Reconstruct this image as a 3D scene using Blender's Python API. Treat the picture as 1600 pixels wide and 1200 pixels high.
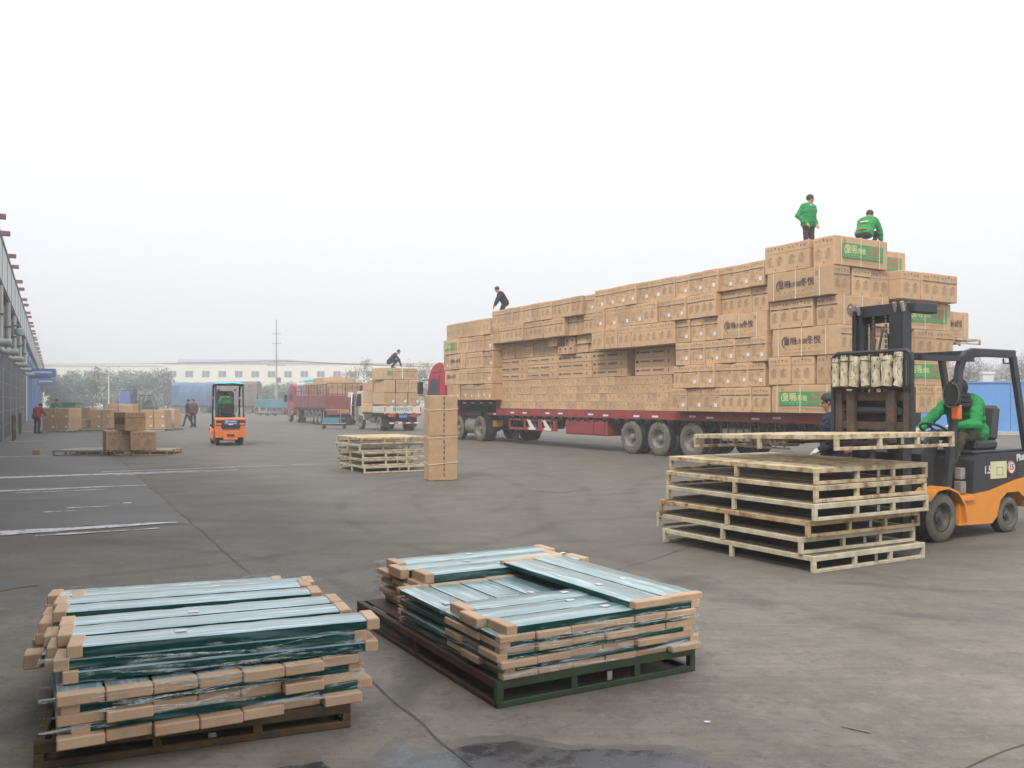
import bpy, bmesh, math, random
from mathutils import Vector, Matrix, noise
random.seed(7)
SC = bpy.context.scene
for _o in list(bpy.data.objects):
    bpy.data.objects.remove(_o)
COL = SC.collection
R = math.radians

# ------------------------------------------------------------------ camera
cam = bpy.data.cameras.new('camera')
cam.sensor_fit = 'HORIZONTAL'; cam.sensor_width = 36.0
cam.lens = 1387.0 / 1600.0 * 36.0
cam.shift_y = 26.0 / 1600.0
cam.clip_start = 0.1; cam.clip_end = 3000
camo = bpy.data.objects.new('camera', cam); COL.objects.link(camo)
camo.location = (0, 0, 1.65); camo.rotation_euler = (R(90), 0, 0)
SC.camera = camo

# ------------------------------------------------------------------ sky
SUN_EL, SUN_AZ = R(48), R(205)          # azimuth clockwise from +Y
W = bpy.data.worlds.new('World'); SC.world = W; W.use_nodes = True
nt = W.node_tree; nt.nodes.clear()
sky = nt.nodes.new('ShaderNodeTexSky'); sky.sky_type = 'NISHITA'; sky.sun_disc = False
sky.sun_elevation = SUN_EL; sky.sun_rotation = SUN_AZ
sky.air_density = 1.0; sky.dust_density = 6.0; sky.ozone_density = 1.0
hs = nt.nodes.new('ShaderNodeHueSaturation'); hs.inputs['Saturation'].default_value = 0.25
mx = nt.nodes.new('ShaderNodeMix'); mx.data_type = 'RGBA'
mx.inputs['Factor'].default_value = 0.82
geo = nt.nodes.new('ShaderNodeTexCoord'); sp_ = nt.nodes.new('ShaderNodeSeparateXYZ'); ra = nt.nodes.new('ShaderNodeMapRange'); gr = nt.nodes.new('ShaderNodeMix'); gr.data_type = 'RGBA'
nt.links.new(geo.outputs['Generated'], sp_.inputs[0]); nt.links.new(sp_.outputs[2], ra.inputs[0])
ra.inputs[1].default_value = 0.0; ra.inputs[2].default_value = 1.0
gr.inputs[6].default_value = (7.3, 7.45, 7.7, 1); gr.inputs[7].default_value = (13.6, 14.0, 14.6, 1)   # overcast: brighter overhead than at the horizon
nt.links.new(ra.outputs[0], gr.inputs[0]); nt.links.new(gr.outputs[2], mx.inputs[7])
bg = nt.nodes.new('ShaderNodeBackground'); bg.inputs['Strength'].default_value = 0.085
wo = nt.nodes.new('ShaderNodeOutputWorld')
nt.links.new(sky.outputs[0], hs.inputs['Color']); nt.links.new(hs.outputs[0], mx.inputs[6])
nt.links.new(mx.outputs[2], bg.inputs['Color']); nt.links.new(bg.outputs[0], wo.inputs['Surface'])

# ------------------------------------------------------------------ sun
sl = bpy.data.lights.new('sun', 'SUN'); sl.energy = 1.5; sl.angle = R(10); sl.color = (1, .96, .9)
so = bpy.data.objects.new('sun', sl); COL.objects.link(so)
_dir = Vector((math.sin(SUN_AZ)*math.cos(SUN_EL), math.cos(SUN_AZ)*math.cos(SUN_EL), math.sin(SUN_EL)))
so.rotation_euler = _dir.to_track_quat('Z', 'Y').to_euler(); so.location = (0, -10, 60)

# ------------------------------------------------------------------ exposure
SC.view_settings.view_transform = 'Standard'; SC.view_settings.look = 'None'
SC.view_settings.exposure = 0.72; SC.view_settings.gamma = 1.0
SC.view_settings.use_curve_mapping = False
SC.cycles.max_bounces = 8; SC.cycles.diffuse_bounces = 3; SC.cycles.glossy_bounces = 3
SC.cycles.transparent_max_bounces = 12; SC.cycles.volume_bounces = 2
SC.cycles.use_denoising = True; SC.cycles.denoising_prefilter = 'ACCURATE'
# ------------------------------------------------------------------ materials
def _n(nt, t, **k):
    n = nt.nodes.new(t)
    for a, b in k.items(): setattr(n, a, b)
    return n
def mat(name, c1, c2=None, rough=.7, metal=0, scale=4, detail=6, bump=0, bscale=None, coat=0, spec=.5,
        rust=None, rscale=6, rlo=.55, rhi=.7, rnd=0, stretch=None, lo=.35, hi=.65, rough2=None, alpha=1):
    m = bpy.data.materials.new(name); m.use_nodes = True
    t = m.node_tree; b = t.nodes['Principled BSDF']; L = t.links.new
    b.inputs['Roughness'].default_value = rough; b.inputs['Metallic'].default_value = metal
    b.inputs['Coat Weight'].default_value = coat; b.inputs['Specular IOR Level'].default_value = spec
    if c2 is None: c2 = tuple(x*.82 for x in c1)
    tc = _n(t, 'ShaderNodeTexCoord'); vec = tc.outputs['Object']
    oi = _n(t, 'ShaderNodeObjectInfo')
    ad = _n(t, 'ShaderNodeVectorMath', operation='MULTIPLY_ADD')       # every copy gets its own grain
    cb = _n(t, 'ShaderNodeCombineXYZ')
    for k in range(3): L(oi.outputs['Random'], cb.inputs[k])
    L(cb.outputs[0], ad.inputs[0]); ad.inputs[1].default_value = (37, 53, 29); L(vec, ad.inputs[2]); vec = ad.outputs[0]
    if stretch:
        mp = _n(t, 'ShaderNodeMapping'); mp.inputs['Scale'].default_value = stretch; L(vec, mp.inputs['Vector']); vec = mp.outputs[0]
    no = _n(t, 'ShaderNodeTexNoise'); no.inputs['Scale'].default_value = scale; no.inputs['Detail'].default_value = detail
    no.inputs['Roughness'].default_value = .62
    L(vec, no.inputs['Vector'])
    mr = _n(t, 'ShaderNodeMapRange'); mr.inputs[1].default_value = lo; mr.inputs[2].default_value = hi; L(no.outputs[0], mr.inputs[0])
    mx = _n(t, 'ShaderNodeMix', data_type='RGBA'); mx.inputs[6].default_value = (*c1, 1); mx.inputs[7].default_value = (*c2, 1)
    L(mr.outputs[0], mx.inputs[0]); col = mx.outputs[2]
    if rough2 is not None:
        rr = _n(t, 'ShaderNodeMapRange'); rr.inputs[3].default_value = rough; rr.inputs[4].default_value = rough2
        L(mr.outputs[0], rr.inputs[0]); L(rr.outputs[0], b.inputs['Roughness'])
    if rust:
        n2 = _n(t, 'ShaderNodeTexNoise'); n2.inputs['Scale'].default_value = rscale; n2.inputs['Detail'].default_value = 9
        n2.inputs['Roughness'].default_value = .72; L(vec, n2.inputs['Vector'])
        m2 = _n(t, 'ShaderNodeMapRange'); m2.inputs[1].default_value = rlo; m2.inputs[2].default_value = rhi; L(n2.outputs[0], m2.inputs[0])
        x2 = _n(t, 'ShaderNodeMix', data_type='RGBA'); L(m2.outputs[0], x2.inputs[0]); L(col, x2.inputs[6]); x2.inputs[7].default_value = (*rust, 1)
        col = x2.outputs[2]
    if rnd:
        h = _n(t, 'ShaderNodeHueSaturation')
        v = _n(t, 'ShaderNodeMapRange'); v.inputs[3].default_value = 1-rnd; v.inputs[4].default_value = 1+rnd
        L(oi.outputs['Random'], v.inputs[0]); L(v.outputs[0], h.inputs['Value']); L(col, h.inputs['Color']); col = h.outputs[0]
    L(col, b.inputs['Base Color'])
    if bump:
        n3 = _n(t, 'ShaderNodeTexNoise'); n3.inputs['Scale'].default_value = bscale or scale*6; n3.inputs['Detail'].default_value = 8
        L(vec, n3.inputs['Vector']); bp = _n(t, 'ShaderNodeBump'); bp.inputs['Strength'].default_value = bump; bp.inputs['Distance'].default_value = .02
        L(n3.outputs[0], bp.inputs['Height']); L(bp.outputs[0], b.inputs['Normal'])
    return m
M = {}
def defm(key, *a, **k): M[key] = mat(key, *a, **k); return M[key]

# ------------------------------------------------------------------ mesh builder
class MB:
    def __init__(s): s.v = []; s.f = []; s.m = []; s.T = Matrix.Identity(4)
    def add(s, vs, fs, mat=0):
        o = len(s.v); T = s.T
        s.v += [tuple(T @ Vector(p)) for p in vs]; s.f += [tuple(i+o for i in f) for f in fs]; s.m += [mat]*len(fs)
        return s
    def box(s, c, d, mat=0, rot=None, ch=0):
        x, y, z = d[0]/2, d[1]/2, d[2]/2; c = Vector(c)
        if ch <= 0:
            vs = [Vector((sx*x, sy*y, sz*z)) for sz in (-1, 1) for sy in (-1, 1) for sx in (-1, 1)]
            fs = [(0,2,3,1),(4,5,7,6),(0,1,5,4),(2,6,7,3),(0,4,6,2),(1,3,7,5)]
        else:
            vs = []; idx = {}
            for sx in (-1, 1):
                for sy in (-1, 1):
                    for sz in (-1, 1):
                        for a in range(3):
                            p = [sx*(x-ch), sy*(y-ch), sz*(z-ch)]; p[a] = (sx*x, sy*y, sz*z)[a]
                            idx[(sx, sy, sz, a)] = len(vs); vs.append(Vector(p))
            fs = []
            for a, (b1, b2) in enumerate(((1,2),(2,0),(0,1))):
                for sg in (-1, 1):
                    q = []
                    for u, w in ((-1,-1),(1,-1),(1,1),(-1,1)):
                        k = [0,0,0]; k[a] = sg; k[b1] = u; k[b2] = w; q.append(idx[(*k, a)])
                    fs.append(tuple(q if sg > 0 else q[::-1]))
            for a in range(3):                                    # edge chamfers along axis a
                b1, b2 = (a+1) % 3, (a+2) % 3
                for u in (-1, 1):
                    for w in (-1, 1):
                        k0 = [0,0,0]; k0[a] = -1; k0[b1] = u; k0[b2] = w; k1 = list(k0); k1[a] = 1
                        q = [idx[(*k0, b1)], idx[(*k1, b1)], idx[(*k1, b2)], idx[(*k0, b2)]]
                        fs.append(tuple(q if u*w < 0 else q[::-1]))
            for sx in (-1, 1):
                for sy in (-1, 1):
                    for sz in (-1, 1):
                        q = [idx[(sx, sy, sz, a)] for a in range(3)]
                        fs.append(tuple(q if sx*sy*sz > 0 else q[::-1]))
        if rot is not None: vs = [rot @ p for p in vs]
        return s.add([c+p for p in vs], fs, mat)
    def bb(s, a, b, mat=0, ch=0):
        return s.box([(a[i]+b[i])/2 for i in range(3)], [abs(b[i]-a[i]) for i in range(3)], mat, None, ch)
    def beam(s, p, q, w, h, mat=0, up=(0,0,1), ch=0):
        p, q = Vector(p), Vector(q); d = q-p; L = d.length; d.normalize(); up = Vector(up)
        if abs(d.dot(up)) > .99: up = Vector((1,0,0))
        y = up.cross(d).normalized(); z = d.cross(y)
        return s.box((p+q)/2, (L, w, h), mat, Matrix((d, y, z)).transposed(), ch)
    def tube(s, pts, r, n=8, mat=0, cap=True):
        pts = [Vector(p) for p in pts]; rs = r if isinstance(r, (list, tuple)) else [r]*len(pts)
        vs = []; fs = []; ref = None
        for i, p in enumerate(pts):
            a = pts[max(i-1, 0)]; b = pts[min(i+1, len(pts)-1)]; d = (b-a).normalized()
            if ref is None: ref = Vector((0,0,1)) if abs(d.z) < .9 else Vector((1,0,0))
            u = ref - d*ref.dot(d); u.normalize(); w = d.cross(u); ref = u
            for k in range(n):
                t = 2*math.pi*k/n; vs.append(p + (u*math.cos(t)+w*math.sin(t))*rs[i])
        for i in range(len(pts)-1):
            for k in range(n):
                k2 = (k+1) % n; fs.append((i*n+k, i*n+k2, (i+1)*n+k2, (i+1)*n+k))
        if cap:
            fs.append(tuple(range(n))[::-1]); fs.append(tuple((len(pts)-1)*n+k for k in range(n)))
        return s.add(vs, fs, mat)
    def cyl(s, p, q, r, n=12, mat=0, r2=None): return s.tube([p, q], [r, r if r2 is None else r2], n, mat)
    def lathe(s, prof, n=20, mat=0, c=(0,0,0), axis='Y', mats=None):
        vs = []; fs = []; k = len(prof); c = Vector(c)
        for i in range(n):
            t = 2*math.pi*i/n
            for r, h in prof:
                if axis == 'Y': vs.append(c+Vector((r*math.cos(t), h, r*math.sin(t))))
                elif axis == 'Z': vs.append(c+Vector((r*math.cos(t), r*math.sin(t), h)))
                else: vs.append(c+Vector((h, r*math.cos(t), r*math.sin(t))))
        base = len(s.f)
        for i in range(n):
            j = (i+1) % n
            for a in range(k-1):
                fs.append((i*k+a, i*k+a+1, j*k+a+1, j*k+a))
        s.add(vs, fs, mat)
        if mats:
            for i in range(n):
                for a in range(k-1): s.m[base+i*(k-1)+a] = mats[a]
        return s
    def poly(s, pts, mat=0): return s.add(pts, [tuple(range(len(pts)))], mat)
    def prism(s, pts, axis, a, b, mat=0):
        """closed polygon in the two other axes, extruded from a to b along axis (0,1,2)"""
        o = [i for i in range(3) if i != axis]; vs = []
        for h in (a, b):
            for p in pts:
                q = [0,0,0]; q[axis] = h; q[o[0]] = p[0]; q[o[1]] = p[1]; vs.append(q)
        n = len(pts); fs = [tuple(range(n)), tuple(range(n, 2*n))[::-1]] + [(i, i+n, (i+1) % n+n, (i+1) % n) for i in range(n)]
        return s.add(vs, fs, mat)
    def sphere(s, c, r, n=10, mat=0):
        r = r if isinstance(r, (list, tuple)) else (r, r, r); c = Vector(c); vs = []; fs = []; h = n//2
        for i in range(h+1):
            ph = math.pi*i/h
            for k in range(n):
                t = 2*math.pi*k/n
                vs.append(c+Vector((r[0]*math.sin(ph)*math.cos(t), r[1]*math.sin(ph)*math.sin(t), r[2]*math.cos(ph))))
        for i in range(h):
            for k in range(n):
                k2 = (k+1) % n; fs.append((i*n+k, (i+1)*n+k, (i+1)*n+k2, i*n+k2))
        return s.add(vs, fs, mat)
    def mesh(s, name, mats, smooth=False, recalc=False):
        me = bpy.data.meshes.new(name); me.from_pydata(s.v, [], s.f); me.update()
        for m in (mats if isinstance(mats, (list, tuple)) else [mats]): me.materials.append(M[m] if isinstance(m, str) else m)
        me.polygons.foreach_set('material_index', s.m)
        if recalc:
            b = bmesh.new(); b.from_mesh(me); bmesh.ops.remove_doubles(b, verts=b.verts, dist=1e-5); bmesh.ops.recalc_face_normals(b, faces=b.faces); b.to_mesh(me); b.free()
        if smooth:
            me.shade_smooth(); me.set_sharp_from_angle(angle=R(38))
        return me
    def build(s, name, mats, parent=None, smooth=False, recalc=False, loc=None, rz=0):
        return link(name, s.mesh(name, mats, smooth, recalc), parent, loc, rz)

def link(name, me, parent=None, loc=None, rz=0):
    o = bpy.data.objects.new(name, me); COL.objects.link(o)
    if parent: o.parent = parent
    if loc is not None: o.location = loc
    if rz: o.rotation_euler = (0, 0, rz)
    return o
def tag(o, label=None, cat=None, group=None, kind=None):
    if label: o['label'] = label
    if cat: o['category'] = cat
    if group: o['group'] = group
    if kind: o['kind'] = kind
    return o
def thing(name, label, cat, loc=(0,0,0), rz=0, group=None):
    o = bpy.data.objects.new(name, None); COL.objects.link(o); o.empty_display_size = .2
    o.location = loc; o.rotation_euler = (0, 0, rz)
    return tag(o, label, cat, group)
def copy_tree(o, parent=None):
    c = o.copy(); COL.objects.link(c)
    if parent: c.parent = parent
    for ch in o.children: copy_tree(ch, c)
    return c
ORD = ['', 'first','second','third','fourth','fifth','sixth','seventh','eighth','ninth','tenth','eleventh','twelfth','thirteenth','fourteenth',
       'fifteenth','sixteenth','seventeenth','eighteenth','nineteenth','twentieth','twenty-first','twenty-second','twenty-third','twenty-fourth','twenty-fifth','twenty-sixth']

def text_mesh(txt, size, matk, bold=0):
    cu = bpy.data.curves.new('lettering', 'FONT'); cu.body = txt; cu.size = size; cu.align_x = 'CENTER'; cu.align_y = 'CENTER'
    cu.resolution_u = 2; cu.offset = bold
    o = bpy.data.objects.new('lettering', cu); COL.objects.link(o)
    dg = bpy.context.evaluated_depsgraph_get(); me = bpy.data.meshes.new_from_object(o.evaluated_get(dg))
    bpy.data.objects.remove(o); bpy.data.curves.remove(cu)
    me.materials.clear(); me.materials.append(M[matk]); me.name = 'lettering'
    return me
def mesh_into(mb, me, T, mat=0):
    """append a flat text mesh into a builder through matrix T"""
    mb.add([T @ v.co for v in me.vertices], [tuple(p.vertices) for p in me.polygons], mat)
def plane_T(o, ux, uy):
    """matrix taking (x,y,0) to o + x*ux + y*uy"""
    ux, uy = Vector(ux), Vector(uy); n = ux.cross(uy); T = Matrix.Identity(4)
    for i in range(3): T[i][0] = ux[i]; T[i][1] = uy[i]; T[i][2] = n[i]; T[i][3] = o[i]
    return T
# ------------------------------------------------------------------ materials of the place
defm('cardboard', (.54,.355,.205), (.46,.295,.165), .85, scale=4, bump=.16, bscale=12, rnd=.12)
defm('cardboard_new', (.62,.425,.275), (.54,.355,.22), .7, scale=9, bump=.1, rnd=.09)
defm('cardboard_old', (.47,.30,.165), (.40,.25,.135), .85, scale=5, bump=.1, rnd=.08)
defm('ink', (.05,.036,.034), (.08,.055,.048), .8, scale=30)
defm('ink_soft', (.29,.185,.11), (.34,.22,.13), .8, scale=30)
defm('sticker_white', (.74,.72,.75), (.66,.62,.66), .5)
defm('strap_white', (.78,.70,.56), (.68,.6,.47), .4)
defm('label_green', (.05,.27,.085), (.065,.30,.105), .6, scale=3)
defm('label_red', (.55,.10,.07), (.5,.13,.08), .6)
defm('label_yellow', (.72,.62,.30), (.62,.55,.25), .6)
defm('cream_paint', (.60,.50,.33), (.38,.295,.175), .6, scale=7, rust=(.20,.085,.03), rscale=7, rlo=.50, rhi=.68, rnd=.1, bump=.15)
defm('pale_paint', (.56,.51,.375), (.38,.33,.225), .6, scale=7, rust=(.22,.13,.07), rscale=9, rlo=.60, rhi=.74, rnd=.06, bump=.12)
defm('rusty_paint', (.50,.39,.22), (.36,.22,.10), .7, scale=5, rust=(.17,.065,.022), rscale=8, rlo=.5, rhi=.66, rnd=.1, bump=.2)
defm('shaded_deck', (.20,.165,.11), (.11,.088,.06), .8, scale=5, bump=.2)  # darker deck tone, stands in for the shade inside the pallet stack
defm('pine_board', (.60,.42,.22), (.47,.31,.15), .75, scale=2.2, stretch=(1,9,9), bump=.12, rnd=.12)
defm('grey_board', (.33,.30,.24), (.24,.215,.175), .8, scale=2.2, stretch=(1,9,9), bump=.12, rnd=.1)
defm('green_steel', (.045,.075,.038), (.033,.05,.03), .55, scale=5, rust=(.09,.045,.025), rscale=6, rlo=.6, rhi=.72, bump=.15)
defm('brown_steel', (.085,.045,.033), (.055,.033,.027), .65, scale=5, rust=(.13,.06,.03), rscale=9, rlo=.55, rhi=.7, bump=.2)
defm('yellow_steel', (.15,.10,.03), (.055,.04,.025), .7, scale=4, rust=(.09,.045,.02), rscale=7, rlo=.45, rhi=.62, bump=.2)
defm('truck_red', (.30,.05,.052), (.22,.04,.042), .5, scale=2, rust=(.13,.06,.045), rscale=3, rlo=.55, rhi=.75, bump=.08)
defm('fence_red', (.24,.06,.065), (.17,.05,.052), .65, scale=2, rust=(.16,.10,.08), rscale=2, rlo=.5, rhi=.75)
defm('cab_red', (.46,.025,.05), (.40,.022,.045), .25, coat=.6)
defm('chassis', (.022,.022,.024), (.045,.04,.036), .7, scale=3, rough2=.85)
defm('tyre', (.026,.025,.024), (.05,.046,.04), .85, scale=4)
defm('tyre_dusty', (.155,.14,.115), (.095,.085,.072), .9, scale=7, bump=.3)
defm('rim_dusty', (.27,.255,.23), (.17,.155,.135), .6, scale=6, metal=.2, rust=(.12,.075,.045), rscale=5, rlo=.6, rhi=.8)
defm('hub_dark', (.07,.065,.06), (.12,.105,.09), .7, scale=6)
defm('black_steel', (.020,.022,.027), (.035,.037,.042), .5, scale=5, bump=.06, rust=(.13,.12,.11), rscale=11, rlo=.65, rhi=.74)
defm('rusty_black', (.10,.068,.050), (.055,.042,.036), .7, scale=4, rust=(.17,.09,.05), rscale=6, rlo=.52, rhi=.7, bump=.15)
defm('orange', (.78,.285,.028), (.70,.24,.022), .4, scale=2, coat=.25, rust=(.30,.13,.045), rscale=3.2, rlo=.63, rhi=.8)
defm('orange_red', (.82,.22,.055), (.74,.19,.05), .4, scale=2, coat=.2)
defm('cyan_cloth', (.07,.50,.52), (.09,.56,.57), .6, scale=3)
defm('black_plastic', (.018,.018,.02), (.03,.03,.032), .45, scale=6)
defm('seat_vinyl', (.03,.03,.032), (.045,.045,.046), .5)
defm('chrome', (.6,.6,.6), (.5,.5,.5), .2, metal=1)
defm('white_paint', (.72,.70,.66), (.60,.58,.54), .45, scale=2)
defm('ivory_paint', (.66,.63,.52), (.55,.52,.42), .5, scale=2, rust=(.25,.18,.12), rscale=4, rlo=.66, rhi=.8)
defm('plate_blue', (.06,.12,.42), (.05,.10,.36), .4)
defm('plate_yellow', (.62,.36,.03), (.5,.28,.03), .5)
defm('lamp_red', (.55,.03,.02), (.45,.03,.02), .25, coat=.5)
defm('lamp_orange', (.75,.16,.03), (.6,.12,.02), .25, coat=.5)
defm('plate_cream', (.66,.62,.38), (.58,.54,.32), .6, rust=(.3,.27,.2), rscale=5, rlo=.6, rhi=.75)
defm('tin', (.38,.37,.34), (.22,.21,.19), .5, metal=.4, scale=9, bump=.2)
defm('birch_bark', (.62,.56,.42), (.40,.34,.22), .85, scale=9, stretch=(2.5,2.5,1), rust=(.045,.035,.025), rscale=17, rlo=.54, rhi=.62, bump=.6, bscale=20)
defm('glass', (.05,.07,.075), (.07,.09,.095), .08, spec=.8)
defm('concrete', (.40,.37,.33), (.31,.29,.26), .85, scale=2, bump=.15)
defm('wall_panel', (.62,.63,.62), (.55,.56,.555), .6, scale=.6)
defm('pilaster_grey', (.34,.34,.33), (.26,.26,.26), .6)
defm('door_dark', (.035,.037,.045), (.05,.053,.06), .6, scale=1.5)
defm('wall_beige', (.56,.54,.46), (.48,.46,.39), .7, scale=1)
defm('wall_blue', (.07,.19,.44), (.06,.165,.38), .5, scale=1)
defm('awning_blue', (.06,.17,.45), (.05,.15,.40), .55, scale=1)
defm('flashing', (.16,.17,.20), (.12,.125,.145), .5)
defm('purlin', (.20,.10,.08), (.14,.075,.065), .7, scale=4)
defm('pipe_white', (.56,.57,.54), (.42,.43,.41), .4, scale=3)
defm('far_cream', (.74,.71,.58), (.70,.67,.545), .8, scale=.3)
defm('far_roof', (.46,.50,.58), (.42,.46,.54), .6)
defm('tarp_blue', (.075,.16,.30), (.055,.12,.235), .55, scale=1.1, bump=.3, bscale=1.5)
defm('tarp_brown', (.17,.145,.125), (.115,.10,.09), .8, scale=1.1, bump=.4, bscale=2)
defm('teal_paint', (.07,.25,.29), (.06,.205,.245), .6, scale=1)
defm('hoarding_blue', (.085,.25,.55), (.07,.215,.48), .5, scale=1.3, rust=(.30,.28,.20), rscale=1.7, rlo=.62, rhi=.78)
defm('bark', (.17,.145,.12), (.10,.085,.07), .9, scale=6, bump=.5)
defm('leaf_grey', (.24,.285,.24), (.19,.23,.19), .7, scale=2, rnd=.2)  # lightened and greyed, distance haze put into the leaf colour
defm('leaf_olive', (.17,.155,.075), (.11,.105,.055), .7, scale=2, rnd=.2)
defm('leaf_dry_hazed', (.40,.375,.365), (.31,.295,.29), .8, scale=2, rnd=.2)  # dry leaf tone made paler, haze painted into the colour
defm('bin_green', (.10,.26,.17), (.08,.22,.14), .6)
defm('residue', (.60,.60,.60), (.42,.42,.42), .55, scale=6, detail=8, lo=.3, hi=.7)
_t = M['residue'].node_tree; _o = _t.nodes['Material Output']; _p = _t.nodes['Principled BSDF']     # worn through in places
_x = _n(_t,'ShaderNodeMixShader'); _tr = _n(_t,'ShaderNodeBsdfTransparent'); _nn = _n(_t,'ShaderNodeTexNoise'); _nn.inputs['Scale'].default_value = 7; _nn.inputs['Detail'].default_value = 9; _nn.inputs['Roughness'].default_value = .75
_tc = _n(_t,'ShaderNodeTexCoord'); _t.links.new(_tc.outputs['Object'],_nn.inputs['Vector']); _r = _n(_t,'ShaderNodeMapRange'); _r.inputs[1].default_value = .34; _r.inputs[2].default_value = .50; _t.links.new(_nn.outputs[0],_r.inputs[0])
_t.links.new(_r.outputs[0],_x.inputs[0]); _t.links.new(_tr.outputs[0],_x.inputs[1]); _t.links.new(_p.outputs[0],_x.inputs[2]); _t.links.new(_x.outputs[0],_o.inputs[0])
defm('joint', (.06,.056,.052), (.095,.088,.08), .9)
defm('cloth_blue_box', (.10,.14,.42), (.085,.12,.36), .6)
defm('skin', (.46,.26,.18), (.42,.235,.16), .55)
defm('hair', (.012,.011,.011), (.022,.02,.019), .55, scale=30, bump=.3)
defm('jacket_green', (.025,.26,.075), (.018,.215,.058), .65, scale=5, bump=.2, bscale=14, spec=.15)
defm('jacket_navy', (.022,.027,.042), (.032,.037,.052), .7, scale=6, bump=.2, bscale=14, spec=.15)
defm('jacket_black', (.016,.017,.019), (.028,.03,.034), .75, scale=6, bump=.2, bscale=14, spec=.15)
defm('jacket_red', (.33,.03,.035), (.26,.025,.03), .65, scale=6, bump=.2, bscale=14, spec=.15)
defm('jacket_brown', (.10,.06,.055), (.075,.05,.05), .75, scale=6, bump=.2, bscale=14, spec=.15)
defm('trousers_brown', (.055,.042,.042), (.04,.032,.032), .8, scale=6, bump=.2, bscale=14, spec=.15)
defm('trousers_black', (.018,.018,.022), (.028,.028,.032), .8, scale=6, bump=.2, bscale=14, spec=.15)
defm('trousers_olive', (.085,.08,.06), (.065,.06,.046), .8, scale=6, bump=.2, bscale=14, spec=.15)
defm('scarf_grey', (.04,.042,.048), (.055,.057,.064), .85, scale=8, bump=.2, spec=.15)
defm('glove', (.58,.55,.48), (.48,.45,.39), .85, scale=9)
defm('shoe', (.02,.02,.02), None, .6)
defm('eye_dark', (.015,.012,.01), None, .3)

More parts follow.
